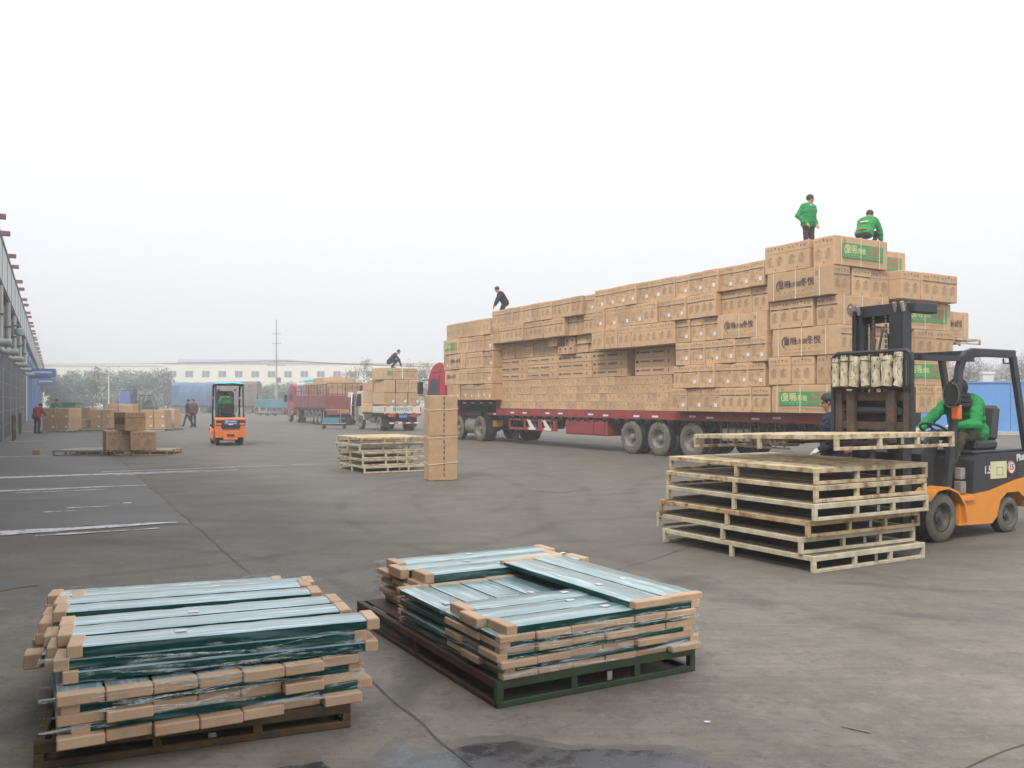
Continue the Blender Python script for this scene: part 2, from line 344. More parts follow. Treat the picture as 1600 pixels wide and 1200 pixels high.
def ground_material():
    m = bpy.data.materials.new('yard_paving'); m.use_nodes = True; t = m.node_tree; L = t.links.new
    b = t.nodes['Principled BSDF']; tc = _n(t, 'ShaderNodeTexCoord'); P = tc.outputs['Object']
    def noise_(sc, det=6, ro=.6, vec=P):
        n = _n(t, 'ShaderNodeTexNoise'); n.inputs['Scale'].default_value = sc; n.inputs['Detail'].default_value = det
        n.inputs['Roughness'].default_value = ro; L(vec, n.inputs['Vector']); return n.outputs[0]
    def rng(x, a, b_, c=0, d=1):
        n = _n(t, 'ShaderNodeMapRange'); L(x, n.inputs[0])
        for i, v in enumerate((a, b_, c, d)): n.inputs[i+1].default_value = v
        return n.outputs[0]
    def math_(op, a, b_=None, c=None):
        n = _n(t, 'ShaderNodeMath', operation=op)
        for i, x in enumerate((a, b_, c)):
            if x is None: continue
            if isinstance(x, (int, float)): n.inputs[i].default_value = x
            else: L(x, n.inputs[i])
        return n.outputs[0]
    def mix(f, a, c):
        n = _n(t, 'ShaderNodeMix', data_type='RGBA')
        if isinstance(f, float): n.inputs[0].default_value = f
        else: L(f, n.inputs[0])
        for i, x in ((6, a), (7, c)):
            if isinstance(x, tuple): n.inputs[i].default_value = (*x, 1)
            else: L(x, n.inputs[i])
        return n.outputs[2]
    col = mix(rng(noise_(.22, 4), .36, .64), (.250,.216,.176), (.194,.168,.139))
    col = mix(math_('MULTIPLY', rng(noise_(1.1, 9, .72), .46, .60), .75), col, (.138,.124,.110))
    col = mix(math_('MULTIPLY', rng(noise_(3.3, 9, .75), .52, .60), .7), col, (.255,.228,.196))
    col = mix(math_('MULTIPLY', rng(noise_(7.5, 9, .78), .53, .59), .65), col, (.12,.108,.097))
    col = mix(math_('MULTIPLY', rng(noise_(14, 8, .75), .55, .61), .6), col, (.27,.245,.215))
    col = mix(math_('MULTIPLY', rng(noise_(60, 4, .7), .45, .65), .4), col, (.25,.228,.2))          # grit
    col = mix(math_('MULTIPLY', rng(noise_(28, 3, .6), .62, .72), .5), col, (.06,.055,.052))           # dark specks
    # scuffs and brush marks dragged one way
    mp = _n(t, 'ShaderNodeMapping'); mp.inputs['Rotation'].default_value = (0, 0, R(12)); mp.inputs['Scale'].default_value = (.35, 4.2, 1); L(P, mp.inputs['Vector'])
    col = mix(math_('MULTIPLY', rng(noise_(.9, 9, .75, mp.outputs[0]), .50, .62), .34), col, (.115,.105,.096))
    mp = _n(t, 'ShaderNodeMapping'); mp.inputs['Rotation'].default_value = (0, 0, R(-28)); mp.inputs['Scale'].default_value = (.3, 6, 1); L(P, mp.inputs['Vector'])
    col = mix(math_('MULTIPLY', rng(noise_(1.3, 9, .78, mp.outputs[0]), .56, .64), .38), col, (.27,.245,.215))
    # the traffic lane across the middle of the yard is blacker than the corner nearest the camera
    s0 = _n(t, 'ShaderNodeSeparateXYZ'); L(P, s0.inputs[0])
    lane = math_('ADD', math_('MULTIPLY', s0.outputs[1], 1), math_('MULTIPLY', noise_(.16, 5, .65), 9))
    col = mix(math_('MULTIPLY', rng(lane, 9.5, 14.5), .72), col, (.086,.078,.067))
    # rubber left by turning lorries and forklifts
    sep = _n(t, 'ShaderNodeSeparateXYZ'); L(P, sep.inputs[0]); wob = noise_(.5, 3)
    for cx, cy, rr, w, k in ((7,2,8.2,.13,.45),(7,2,9.9,.13,.4),(-9,16,9.2,.11,.4),(-9,16,10.4,.11,.4),(-2,25,13,.16,.4),(-2,25,14.8,.16,.35),
                             (6,15,7.6,.1,.4),(6,15,8.7,.1,.4),(-6,5,5.4,.09,.35),(14,14,12,.15,.35),(14,14,13.7,.15,.35),(-14,30,16,.2,.35)):
        dx = math_('SUBTRACT', sep.outputs[0], cx); dy = math_('SUBTRACT', sep.outputs[1], cy)
        r_ = math_('SQRT', math_('ADD', math_('MULTIPLY', dx, dx), math_('MULTIPLY', dy, dy)))
        r_ = math_('ADD', r_, math_('MULTIPLY', wob, .5))
        dd = math_('ABSOLUTE', math_('SUBTRACT', r_, rr+.25))
        f = math_('MULTIPLY', rng(dd, w*.5, w*1.3, 1, 0), math_('MULTIPLY', rng(noise_(.7, 4), .42, .60), k*1.05))
        col = mix(f, col, (.055,.052,.05))
    L(col, b.inputs['Base Color'])
    L(rng(noise_(.8, 5), .3, .7, .62, .9), b.inputs['Roughness']); b.inputs['Specular IOR Level'].default_value = .3
    bp = _n(t, 'ShaderNodeBump'); bp.inputs['Strength'].default_value = .35; bp.inputs['Distance'].default_value = .012
    L(math_('ADD', noise_(45, 5, .7), math_('MULTIPLY', noise_(3, 4), 1.5)), bp.inputs['Height']); L(bp.outputs[0], b.inputs['Normal'])
    return m
M['ground'] = ground_material()
defm('apron', (.106,.097,.087), (.076,.070,.064), .75, scale=.9, detail=8, stretch=(.5,1.6,1), bump=.3, bscale=40, rough2=.55)
defm('wet', (.048,.047,.051), (.085,.082,.083), .14, scale=6, rough2=.45, detail=9, lo=.42, hi=.6)
defm('damp_edge', (.15,.135,.118), (.105,.096,.087), .5, scale=8, detail=9)
defm('damp', (.075,.07,.067), (.10,.092,.085), .6, scale=3)

# ------------------------------------------------------------------ ground, apron, marks
tag(MB().poly([(-900,-700,0),(900,-700,0),(900,900,0),(-900,900,0)]).build('ground', 'ground'), kind='structure')
WE = Vector((-.459,.888,0)); WN = Vector((.888,.459,0))        # along the warehouse, and out from it
def wp(u, n, z=0): p = WE*u + WN*n; return (p.x, p.y, z)
def ragged(pts, z, amp, step=.06, seed=0):
    """a flat patch with an uneven outline"""
    rnd = random.Random(seed); out = []
    for i in range(len(pts)):
        a = Vector((*pts[i], 0)); b = Vector((*pts[(i+1) % len(pts)], 0)); n = max(2, int((b-a).length/step))
        nrm = (b-a).cross(Vector((0,0,1))).normalized()
        for k in range(n):
            p = a.lerp(b, k/n); h = noise.noise(p*3.1+Vector((seed*7.7,0,0)))*.7+noise.noise(p*11+Vector((seed*3.3,5,0)))*.4
            p = p+nrm*h*amp; out.append((p.x, p.y, z))
    return out
def patch(name, matk, pts, z, amp, step, seed):
    o = MB().poly(ragged(pts, z, amp, step, seed)).build(name, matk)
    b = bmesh.new(); b.from_mesh(o.data); bmesh.ops.triangulate(b, faces=b.faces); b.normal_update()
    if sum(f.normal.z for f in b.faces) < 0: bmesh.ops.reverse_faces(b, faces=b.faces)
    b.to_mesh(o.data); b.free()
    return tag(o, kind='structure')
def crack(name, pts, w, z, seed, matk='joint'):
    L_ = []; Rr = []; rnd = random.Random(seed)
    P = []
    for i in range(len(pts)-1):
        a = Vector((*pts[i],0)); b = Vector((*pts[i+1],0)); n = max(2, int((b-a).length/.12))
        P += [a.lerp(b, k/n) for k in range(n)]
    P.append(Vector((*pts[-1],0)))
    mb = MB(); vs = []; fs = []
    for i, p in enumerate(P):
        d = (P[min(i+1,len(P)-1)]-P[max(i-1,0)]).normalized(); nrm = Vector((-d.y,d.x,0))
        p = p+nrm*noise.noise(p*2.3)*.03; ww = w*(.45+.9*abs(noise.noise(p*4.7+Vector((seed,0,0)))))
        vs += [(p.x+nrm.x*ww, p.y+nrm.y*ww, z), (p.x-nrm.x*ww, p.y-nrm.y*ww, z)]
        if i: fs.append((2*i-2, 2*i-1, 2*i+1, 2*i))
    return tag(mb.add(vs, fs).build(name, matk), kind='structure')
crack('paving_joint', [wp(-10,1.66)[:2], wp(9.5,1.66)[:2], wp(120,1.66)[:2]], .0045, .0085, 1)
crack('paving_joint', [(1.6,3.6),(1.97,3.95),(2.2,4.09),(2.45,4.25),(2.95,4.54),(5,5.6)], .005, .0045, 3)
crack('paving_joint', [(-.9,7.4),(1.0,8.6),(3.2,11.6),(6,16)], .006, .0045, 4)
crack('paving_joint', [(-4,14),(1,15.2),(7,19),(13,21.5)], .009, .0045, 5)
patch('puddle', 'wet', [(-.64,3.93),(-.52,4.23),(-.43,4.12),(-.3,4.16),(-.18,4.26),(0,4.29),(.15,4.22),(.24,4.17),(.45,4.19),(.71,4.17),(.83,4.11),(.95,3.95),(.9,3.3),(-.5,3.3)], .0052, .045, .015, 11)
patch('puddle', 'wet', [(-1.06,3.98),(-.86,4.06),(-.78,3.96),(-.84,3.8),(-1.05,3.78)], .0045, .05, .02, 13)
patch('damp_stain', 'damp_edge', [(-.72,3.93),(-.58,4.30),(-.43,4.20),(-.3,4.24),(-.18,4.33),(0,4.37),(.17,4.29),(.28,4.24),(.47,4.26),(.74,4.24),(.90,4.16),(1.06,3.95),(1.0,3.3),(-.6,3.3)], .0045, .05, .015, 16)
patch('damp_stain', 'damp', [(-5.3,8.0),(-4.6,8.15),(-4.2,7.9),(-4.5,7.6),(-5.2,7.65)], .0045, .14, .05, 14)
patch('damp_stain', 'damp', [(.35,16.6),(.8,16.8),(1.3,16.3),(.8,15.9),(.4,16.1)], .0045, .16, .05, 15)
patch('loading_apron', 'apron', [wp(12.3,-1.9)[:2], wp(13.0,.4)[:2], wp(12.5,1.62)[:2], wp(40,1.60)[:2], wp(215,1.6)[:2], wp(215,-1.9)[:2], wp(40,-1.9)[:2]], .004, .16, .3, 71)
# grit and small stones scattered over the paving nearest the camera
_g = MB(); _r = random.Random(44)
for _k in range(2600):
    y_ = 3.6+12*_r.random()**1.8; x_ = _r.uniform(-.62,.62)*y_; s_ = _r.uniform(.0008,.0026)*(1+y_*.05)
    _g.add([(x_-s_,y_-s_*.6,.004),(x_+s_,y_-s_*.8,.004),(x_+s_*.4,y_+s_,.004),(x_,y_,.004+s_*1.2)], [(0,1,3),(1,2,3),(2,0,3)], 0 if _r.random() < .55 else 1)
tag(_g.build('grit', ['damp','concrete']), kind='stuff')
# pale residue that has run out from the drain pipes across the apron
def streak(u, n0, n1, w0, w1, seed, drift=0):
    pts = [wp(u-w0, n0)[:2], wp(u+drift*.5-w0*.7, (n0+n1)/2)[:2], wp(u+drift-w1, n1)[:2], wp(u+drift+w1, n1)[:2], wp(u+drift*.5+w0*.5, (n0+n1)/2)[:2], wp(u+w0, n0)[:2]]
    return patch('white_residue', 'residue', pts, .0095, .07, .03, seed)
streak(12.7, -1.3, 1.5, .26, .06, 21, .05); streak(12.25, -.2, 1.2, .05, .02, 22)
streak(18.6, -1.4, 1.6, .16, .05, 23, .05); streak(18.1, -.6, .9, .05, .02, 24)
streak(21.8, -1.5, 3.2, .24, .04, 25, .1); streak(22.5, 1.0, 6.2, .06, .03, 26, .25); streak(21.5, 1.2, 3.9, .07, .03, 27, .2)
streak(29.8, -1.6, -.2, .12, .05, 28); streak(41, -1.6, -.3, .16, .05, 29); streak(54, -1.5, .0, .2, .07, 30)
streak(15.2, .2, .8, .05, .02, 31); streak(14.8, -.1, .6, .03, .02, 32)

# ------------------------------------------------------------------ warehouse on the left
wh = thing('warehouse', 'long grey and blue warehouse with dark dock doors along the left edge', 'warehouse', (0,0,0), math.atan2(.888,-.459))
# local x runs along the wall, local y points into the building (outward is -y)
MB().bb((-14,1.9,0),(80,1.98,5.85)).bb((-14,2.0,5.85),(206,26,7.05)).build('wall', 'wall_beige', wh)
MB().bb((80,1.9,0),(206,1.98,5.85)).build('wall', 'wall_panel', wh)['label'] = 'pale far stretch of wall with blue posts'
MB().bb((-14,1.6,5.85),(206,1.66,7.26)).build('fascia', 'wall_panel', wh)
MB().bb((-14,1.66,5.79),(206,2.0,5.85)).build('soffit', 'flashing', wh)
MB().bb((-14,1.56,7.26),(206,1.75,7.36)).bb((-14,1.75,7.05),(206,26,7.2)).build('roof', 'flashing', wh)
_ps = MB().bb((0,1.585,5.87),(.03,1.6,7.24)).mesh('panel_seam','flashing')
for u in range(-12, 206, 4): link('panel_seam', _ps, wh, (u,0,0))
stub = MB().bb((-.10,-.28,0),(.10,.34,.15)).mesh('purlin_end', 'purlin')
for k in range(22):
    for g in (0, 2.8):
        o = link('purlin_end', stub, wh, (32.7-8.6*2+k*8.62+g*1.15-.6, 1.6, 7.36))
        o.rotation_euler = (0, 0, random.uniform(-.05,.05))
dm = MB().bb((0,1.86,0),(6.7,1.9,5.5)).mesh('dock_door', 'door_dark')
sm_ = MB()
for z in range(1, 9): sm_.bb((0,1.852,z*.6-.012),(6.7,1.86,z*.6+.012))
seam = sm_.mesh('door_seam', 'flashing')
pm = MB().bb((0,1.84,0),(.16,1.9,5.79)).mesh('pilaster', 'pilaster_grey')
bm_ = MB().bb((0,1.82,0),(2.6,1.9,5.3)).mesh('blue_post', 'wall_blue')
for k in range(-2, 12):
    u = 7.3*k-1.2
    if u+6.4 < 80:
        d = link('dock_door', dm, wh, (u+.4,0,0)); link('door_seam', seam, d)
        link('pilaster', pm, wh, (u+.1,0,0))
for k in range(16):
    link('blue_post', bm_, wh, (84+7.4*k,0,0)); link('pilaster', pm, wh, (88.2+7.4*k,0,0))
for k, u in enumerate((86, 126, 172)):
    mb = MB().bb((0,-.2,3.75),(3.2,1.84,4.4)).bb((.2,.2,3.6),(3.0,1.84,3.75)); mb.build('awning', 'awning_blue', wh, loc=(u,0,0))
    MB().bb((-.03,.1,4.0),(0,1.6,4.16)).build('awning_sign', 'white_paint', wh, loc=(u,0,0))
def drain(u):
    t = thing('drain_pipe', 'white drain pipe', 'drain pipe', wp(u,-1.9), math.atan2(.888,-.459), 'white drain pipes on the warehouse wall')
    MB().tube([(0,-.22,5.75),(0,-.22,3.62),(0,-.25,3.47),(0,-.34,3.40),(0,-.42,3.39)], .105, 10).build('downpipe', 'pipe_white', t, True)
    MB().cyl((0,-.42,3.39),(0,-.80,3.38),.12,10).build('spout', 'pipe_white', t, True)
    MB().bb((-.14,-.34,4.7),(.14,0,4.76)).build('pipe_bracket', 'flashing', t)
    return t
for i, (u, nm) in enumerate(((30.6,'lowest in picture, cut by the left edge'),(36.4,'with elbow end just right of the edge'),(42.6,'ending above the guard rails'),(49.2,'fourth along from the picture edge'),(57.2,'fifth along from the picture edge'),(66.8,'last before the blue wall'))):
    drain(u)['label'] = 'white drain pipe on the warehouse wall, ' + nm
for i, u in enumerate((41.6, 49.4)):
    t = thing('guard_rail', ['rusty pipe guard rail by the nearest dock door','rusty pipe guard rail beside the second dock door in view'][i], 'guard rail', wp(u,-1.45), math.atan2(.888,-.459), 'pipe guard rails at the dock doors')
    for x in (0, 1.5): MB().cyl((x,0,0),(x,0,1.05),.045,8).build('post', 'rusty_black', t, True)
    for z in (.55, 1.02): MB().cyl((.03,0,z),(1.47,0,z),.035,8).build('rail', 'rusty_black', t, True)
t = thing('dome_camera', 'small white dome camera hanging under the warehouse eave', 'camera', wp(45.5,-1.35), math.atan2(.888,-.459))
MB().cyl((0,.2,5.0),(0,-.02,5.0),.04,8).cyl((0,0,5.0),(0,0,4.9),.04,8).build('bracket', 'flashing', t)
MB().lathe([(0,4.52),(.16,4.58),(.21,4.72),(.2,4.86),(0,4.92)], 12, axis='Z').build('dome', 'pipe_white', t, True)

# ------------------------------------------------------------------ cream building far behind
fb = thing('factory_building', 'long cream factory building with a row of windows, far in the haze', 'building', (-150,232,0), R(3))
MB().bb((0,0,0),(58,18,10.9)).build('wall', 'far_cream', fb); MB().bb((58.05,-1,0),(152,18,11.6)).build('wall', 'far_cream', fb)
MB().bb((-.3,-.3,10.9),(58,18,11.2)).bb((58.0,-1.4,11.6),(152,18,11.85)).build('parapet', 'far_cream', fb)
MB().bb((62,-1.6,11.85),(92,14,12.6)).build('roof', 'far_roof', fb)
wf = MB().bb((-1.05,-.06,-.9),(1.05,.1,.9)).mesh('window', 'white_paint')
wpn = MB().bb((-.95,-.1,-.8),(-.05,-.07,.8)).bb((.05,-.1,-.8),(.95,-.07,.8)).mesh('pane', 'glass')
for zz in (8.7,):
    for k in range(34):
        x = 3+k*4.4 if k < 13 else 60.5+(k-13)*4.3
        if x > 150: continue
        w = link('window', wf, fb, (x, 0 if x < 58 else -1, zz)); link('pane', wpn, w)

# ------------------------------------------------------------------ trees
def tree_meshes(seed, h, cr, leafk, n=1500, trunk=.16, bare=False, crown_base=.12, ls=1):
    rnd = random.Random(seed); mb = MB()
    mb.tube([(0,0,0),(.05,.03,h*.3),(-.04,.05,h*.6),(.03,0,h*.95)], [trunk,trunk*.8,trunk*.5,trunk*.12], 7)
    tips = []
    for k in range(26 if bare else 14):
        z = h*rnd.uniform(crown_base, .9); a = rnd.uniform(0, 6.28); L_ = cr*rnd.uniform(.5, 1.0)*(1.15-abs(z/h-.5))
        p1 = Vector((math.cos(a)*L_*.5, math.sin(a)*L_*.5, z+L_*.25)); p2 = Vector((math.cos(a)*L_, math.sin(a)*L_, z+L_*rnd.uniform(.35,.8)))
        mb.tube([(0,0,z),p1,p2], [trunk*.35,trunk*.2,trunk*.05], 5); tips += [p1, p2, (p1+p2)/2]
        for j in range(4 if bare else 1):
            q = p1.lerp(p2, rnd.random()); e = q+Vector((rnd.uniform(-1,1),rnd.uniform(-1,1),rnd.uniform(.2,1)))*cr*.35
            mb.tube([q, e], [trunk*.1, trunk*.03], 4); tips.append(e)
    wood = mb.mesh('trunk', 'bark')
    lf = MB()
    for k in range(n):
        c = rnd.choice(tips)+Vector([rnd.gauss(0,1) for _ in range(3)])*cr*(.11 if bare else .22)
        s = rnd.uniform(.10,.24)*(cr/2)*ls; d1 = Vector([rnd.gauss(0,1) for _ in range(3)]).normalized(); d2 = d1.cross(Vector([rnd.gauss(0,1) for _ in range(3)])).normalized()
        lf.add([c-d1*s, c+d2*s*.55, c+d1*s, c-d2*s*.55], [(0,1,2,3)])
    return wood, lf.mesh('crown', leafk)
TREES = [tree_meshes(1,6.2,2.3,'leaf_grey',4200), tree_meshes(2,6.8,2.5,'leaf_grey',4400), tree_meshes(3,5.4,2.6,'leaf_olive',2600),
         tree_meshes(4,8.5,2.2,'leaf_olive',1500,bare=True,ls=.6), tree_meshes(5,8.5,3.0,'leaf_dry_hazed',3800,bare=True,ls=.42)]
def tree(px_x, y, k, s, label, group):
    t = thing('tree', label, 'tree', (px_x, y, 0), random.uniform(0,6.28), group); t.scale = (s*random.uniform(.92,1.1),)*2+(s,)
    link('trunk', TREES[k][0], t); link('crown', TREES[k][1], t); return t
def at(px, y): return (px-800)/1387*y
G1 = 'hazy green trees in front of the cream building'
for i, (px, k, s) in enumerate(((80,1,.9),(97,0,.95),(113,1,.98),(130,0,.9),(146,2,.98),(163,1,1.05),(181,0,1.0),(199,1,.97),(216,2,.98),(232,0,1.02),(247,1,1.0),(262,0,.9))):
    tree(at(px,138+(i % 3)*5), 138+(i % 3)*5, k, s*.84, 'hazy green tree in the row before the cream building, %s from the left' % ORD[i+1], G1)
for i, (px, k, s) in enumerate(((412,2,.62),(428,0,.66),(446,1,.6),(464,2,.66),(481,0,.7),(498,1,.62))):
    tree(at(px,150), 150, k, s, 'low hazy shrub tree behind the red lorry, %s from the left' % ORD[i+1], 'low trees behind the red lorry')
for i, (px, y, k, s) in enumerate(((540,112,3,.60),(552,120,3,.62),(569,108,3,.74),(655,112,3,.72),(664,118,3,.66))):
    tree(at(px,y), y, k, s, ['thin olive tree behind the red fenced lorry','second thin olive tree behind the red lorry, fainter','tall thin tree left of the white truck load','bare pointed tree between white truck and red cab','fainter bare tree just left of the red cab roof'][i], 'thin bare trees behind the trucks')
for i, (px, y, k, s) in enumerate(((1462,92,4,.55),(1492,88,4,.62),(1513,62,4,.52),(1534,95,4,.62),(1552,84,4,.52),(1575,100,4,.66),(1597,70,4,.58),(1618,80,4,.62),(1640,75,4,.6))):
    tree(at(px,y), y, k, s, 'grey leafless tree beyond the blue hoarding, %s from the left' % ORD[i+1], 'grey bare trees beyond the blue hoarding')

# ------------------------------------------------------------------ poles
t = thing('utility_pole', 'tall concrete utility pole with crossarms in the haze', 'utility pole', (at(432,110),110,0))
MB().cyl((0,0,0),(0,0,11.7),.13,8,0,.07).build('pole', 'concrete', t, True)
for z, w in ((6.5,1.1),(6.0,1.3),(8.7,.6),(9.9,.6)): MB().bb((-w*.9,-.04,z),(w*.9,.04,z+.06)).build('crossarm', 'flashing', t)
MB().bb((.12,-.2,3.9),(.5,.2,4.5)).build('switch_box', 'flashing', t)
mb = MB()
for x in (-1.1,-.4,.5,1.1):
    for q in (-1, 1):
        pts = []
        for k in range(9):
            f = k/8; pts.append((x+q*f*60, f*14*q, 6.62-1.2*4*f*(1-f)*.6))
        mb.tube(pts, .018, 4)
mb.build('wire', 'flashing', t)
t = thing('lamp_post', 'slim white lamp post rising in front of the hazy trees', 'lamp post', (at(170,126),126,0))
MB().cyl((0,0,0),(0,0,5.5),.12,8,0,.07).build('post', 'white_paint', t, True)
MB().beam((-.1,0,5.5),(-.9,0,5.75),.08,.08).bb((-1.3,-.12,5.68),(-.8,.12,5.8)).build('lamp_head', 'white_paint', t)
# ------------------------------------------------------------------ right background
hb = thing('hoarding', 'worn blue steel hoarding behind the lorry at the right edge', 'hoarding', (0,0,0))
HA, HB = Vector((16.2,46.5,0)), Vector((31,41.5,0)); hd = (HB-HA).normalized(); hn = Vector((hd.y,-hd.x,0))
for k in range(7):
    a = HA+hd*(k*2.2); b = a+hd*2.17
    MB().beam(a+Vector((0,0,1.33)), b+Vector((0,0,1.33)), .05, 2.4).build('panel', 'hoarding_blue', hb)
    MB().cyl(a+hn*-.1, a+hn*-.1+Vector((0,0,2.5)), .05, 6).build('post', 'flashing', hb)
MB().beam(HA+hn*.05+Vector((0,0,2.56)), HB+hn*.05+Vector((0,0,2.56)), .1, .06).build('top_rail', 'hoarding_blue', hb)
MB().beam(HA+hn*.25-hd*6+Vector((0,0,.07)), HB+hn*.25+hd*9+Vector((0,0,.07)), .5, .14).build('kerb', 'concrete')['kind'] = 'structure'
MB().beam(HA+hn*.9-hd*6+Vector((0,0,.004)), HB+hn*.9+hd*9+Vector((0,0,.004)), .7, .008).build('pavement', 'concrete')['kind'] = 'structure'
t = thing('railing_fence', 'black spiked railing fence beyond the blue hoarding', 'fence', (at(1548,60),60,0), R(-12))
for k in range(38): MB().cyl((k*.32,0,.9),(k*.32,0,3.45),.022,5).build('baluster', 'flashing', t)
for z in (1.2, 3.1): MB().bb((-.1,-.03,z),(12,.03,z+.08)).build('rail', 'flashing', t)
MB().bb((-.1,-.1,0),(12,.1,.9)).build('plinth', 'concrete', t)
t = thing('gate_pillar', 'pale gate pillar at the end of the railing fence', 'pillar', (at(1542,60),60,0), R(-12))
MB().bb((-.33,-.3,0),(.33,.3,3.45)).build('shaft', 'wall_panel', t); MB().bb((-.4,-.37,3.45),(.4,.37,3.6)).build('cap', 'wall_panel', t)

# ------------------------------------------------------------------ haze
hz = MB().bb((-940,-740,-1),(940,940,24)).build('haze', [], None); tag(hz, kind='stuff')
hm = bpy.data.materials.new('haze'); hm.use_nodes = True; t_ = hm.node_tree; t_.nodes.clear()
pv = t_.nodes.new('ShaderNodeVolumePrincipled'); pv.inputs['Color'].default_value = (.905,.905,.925,1)
pv.inputs['Density'].default_value = .0031; pv.inputs['Anisotropy'].default_value = .35
oo = t_.nodes.new('ShaderNodeOutputMaterial'); t_.links.new(pv.outputs[0], oo.inputs['Volume'])
hz.data.materials.append(hm)
# ------------------------------------------------------------------ wheels
def wheel_meshes(r, w, style='truck', dusty=True):
    """axle along local Y, outer face at -Y"""
    h = w/2
    ty = MB().lathe([(r*.60,-h*.78),(r*.64,-h*.96),(r*.78,-h),(r*.93,-h*.92),(r,-h*.70),(r,h*.70),(r*.93,h*.92),(r*.6,h*.8)], 28,
                    mats=[0,0,0,0,1,0,0])
    n = 28                                                     # tread lugs
    for k in range(n):
        a = 2*math.pi*k/n
        for sg in (-1, 1):
            c = Vector((math.cos(a+sg*.05)*r*1.004, sg*h*.42, math.sin(a+sg*.05)*r*1.004))
            ty.box(c, (r*.035, h*.62, r*.13), 1, Matrix.Rotation(-a, 3, 'Y'))
    tm = ty.mesh('tyre', ['tyre_dusty' if dusty else 'tyre', 'tyre'], True)
    rm = MB()
    if style == 'truck':
        rm.lathe([(r*.60,-h*.80),(r*.565,-h*.86),(r*.53,-h*.62),(r*.50,h*.02),(r*.30,h*.10),(r*.27,-h*.05),(r*.19,-h*.10),(r*.17,-h*.55),(r*.13,-h*.66),(0,-h*.66)], 24)
        rmm = rm.mesh('rim', 'rim_dusty', True)
        hb_ = MB()
        for k in range(10):
            a = 2*math.pi*k/10; hb_.cyl((math.cos(a)*r*.235,-h*.02,math.sin(a)*r*.235), (math.cos(a)*r*.235,-h*.25,math.sin(a)*r*.235), r*.022, 6)
        for k in range(8):
            a = 2*math.pi*(k+.5)/8; hb_.sphere((math.cos(a)*r*.40,h*.02,math.sin(a)*r*.40), (r*.052,h*.06,r*.052), 8)
        hbm = hb_.mesh('wheel_nut', 'hub_dark')
    else:
        rm.lathe([(r*.60,-h*.72),(r*.55,-h*.78),(r*.50,-h*.35),(r*.44,-h*.18),(r*.26,-h*.22),(r*.24,-h*.5),(r*.16,-h*.58),(r*.14,-h*.8),(0,-h*.82)], 22)
        rmm = rm.mesh('rim', 'hub_dark', True)
        hb_ = MB()
        for k in range(6):
            a = 2*math.pi*k/6; hb_.cyl((math.cos(a)*r*.20,-h*.2,math.sin(a)*r*.20), (math.cos(a)*r*.20,-h*.6,math.sin(a)*r*.20), r*.03, 6)
        hbm = hb_.mesh('wheel_nut', 'hub_dark')
    return tm, rmm, hbm
WTRUCK = wheel_meshes(.515, .28); WSMALL = wheel_meshes(.39, .22); WFAR = wheel_meshes(.52, .28, dusty=True)
WFORK = wheel_meshes(.285, .20, 'fork'); WFORKR = wheel_meshes(.225, .15, 'fork')
WFORKB = wheel_meshes(.285, .20, 'fork', False); WFORKRB = wheel_meshes(.225, .15, 'fork', False)
def wheel(parent, ms, loc, rz=0, outer=-1):
    """outer -1: visible face towards local -Y, +1: towards +Y"""
    w = link('wheel', ms[0], parent, loc, rz + (0 if outer < 0 else math.pi))
    link('rim', ms[1], w); link('wheel_nut', ms[2], w)
    return w

# ------------------------------------------------------------------ the big lorry (local x forward, y to the driver's left = towards the camera)
TO = Vector((4.35,26.49,0)); TA = R(120.6)
TD = Vector((math.cos(TA), math.sin(TA), 0)); TR = Vector((math.sin(TA), -math.cos(TA), 0))
def tw(s, t, z=0): return TO+TD*s+TR*t+Vector((0,0,z))
lorry = thing('flatbed_lorry', 'long red low-bed articulated lorry piled high with brown cartons', 'lorry', TO, TA)
W2 = 2.75                                                     # bed width
mb = MB().bb((-6.55,-W2+.02,1.16),(9.68,-.02,1.33)); mb.build('deck', 'chassis', lorry)
MB().bb((-6.6,-.03,1.08),(9.7,.03,1.335),ch=.012).build('side_beam', 'truck_red', lorry)
MB().bb((-6.6,-W2-.03,1.08),(9.7,-W2+.03,1.335),ch=.012).build('side_beam', 'truck_red', lorry)
MB().bb((9.62,-W2,1.10),(9.76,.028,1.72),ch=.012).build('step_beam', 'truck_red', lorry)
MB().bb((9.76,-W2+.02,1.46),(14.3,-.06,1.665)).build('gooseneck_deck', 'chassis', lorry)
MB().bb((9.7,-.06,1.45),(14.3,0,1.67),ch=.01).build('gooseneck_beam', 'chassis', lorry)
rf = MB().bb((-.14,-.004,-.028),(.14,.004,.028)).mesh('reflector', 'sticker_white'); rr_ = MB().bb((-.1,-.004,-.025),(.1,.004,.025)).mesh('reflector', 'lamp_red')
for k in range(20):
    link('reflector', rf if k % 3 else rr_, lorry, (9.2-k*.82+random.uniform(-.1,.1), .036, 1.19+random.uniform(-.02,.02)))
for k in range(6): link('reflector', rf, lorry, (10.2+k*.75, .006, 1.56))
hk = MB().bb((-.12,-.05,-.05),(.12,.02,.0)).bb((-.11,-.03,-.13),(-.07,0,-.05)).bb((.07,-.03,-.13),(.11,0,-.05)).mesh('rope_hook', 'chassis')
for k in range(30): link('rope_hook', hk, lorry, (9.45-k*.53+random.uniform(-.08,.08), .0, 1.078))
for y in (-.75, -2.0):
    MB().bb((-6.4,y-.08,.72),(9.5,y+.08,1.16)).build('chassis_rail', 'chassis', lorry)
    MB().bb((9.3,y-.08,1.15),(14.2,y+.08,1.46)).build('chassis_rail', 'chassis', lorry)
for k in range(14): MB().bb((9.2-k*1.15,-W2+.1,1.0),(9.3-k*1.15,-.1,1.16)).build('cross_member', 'chassis', lorry)
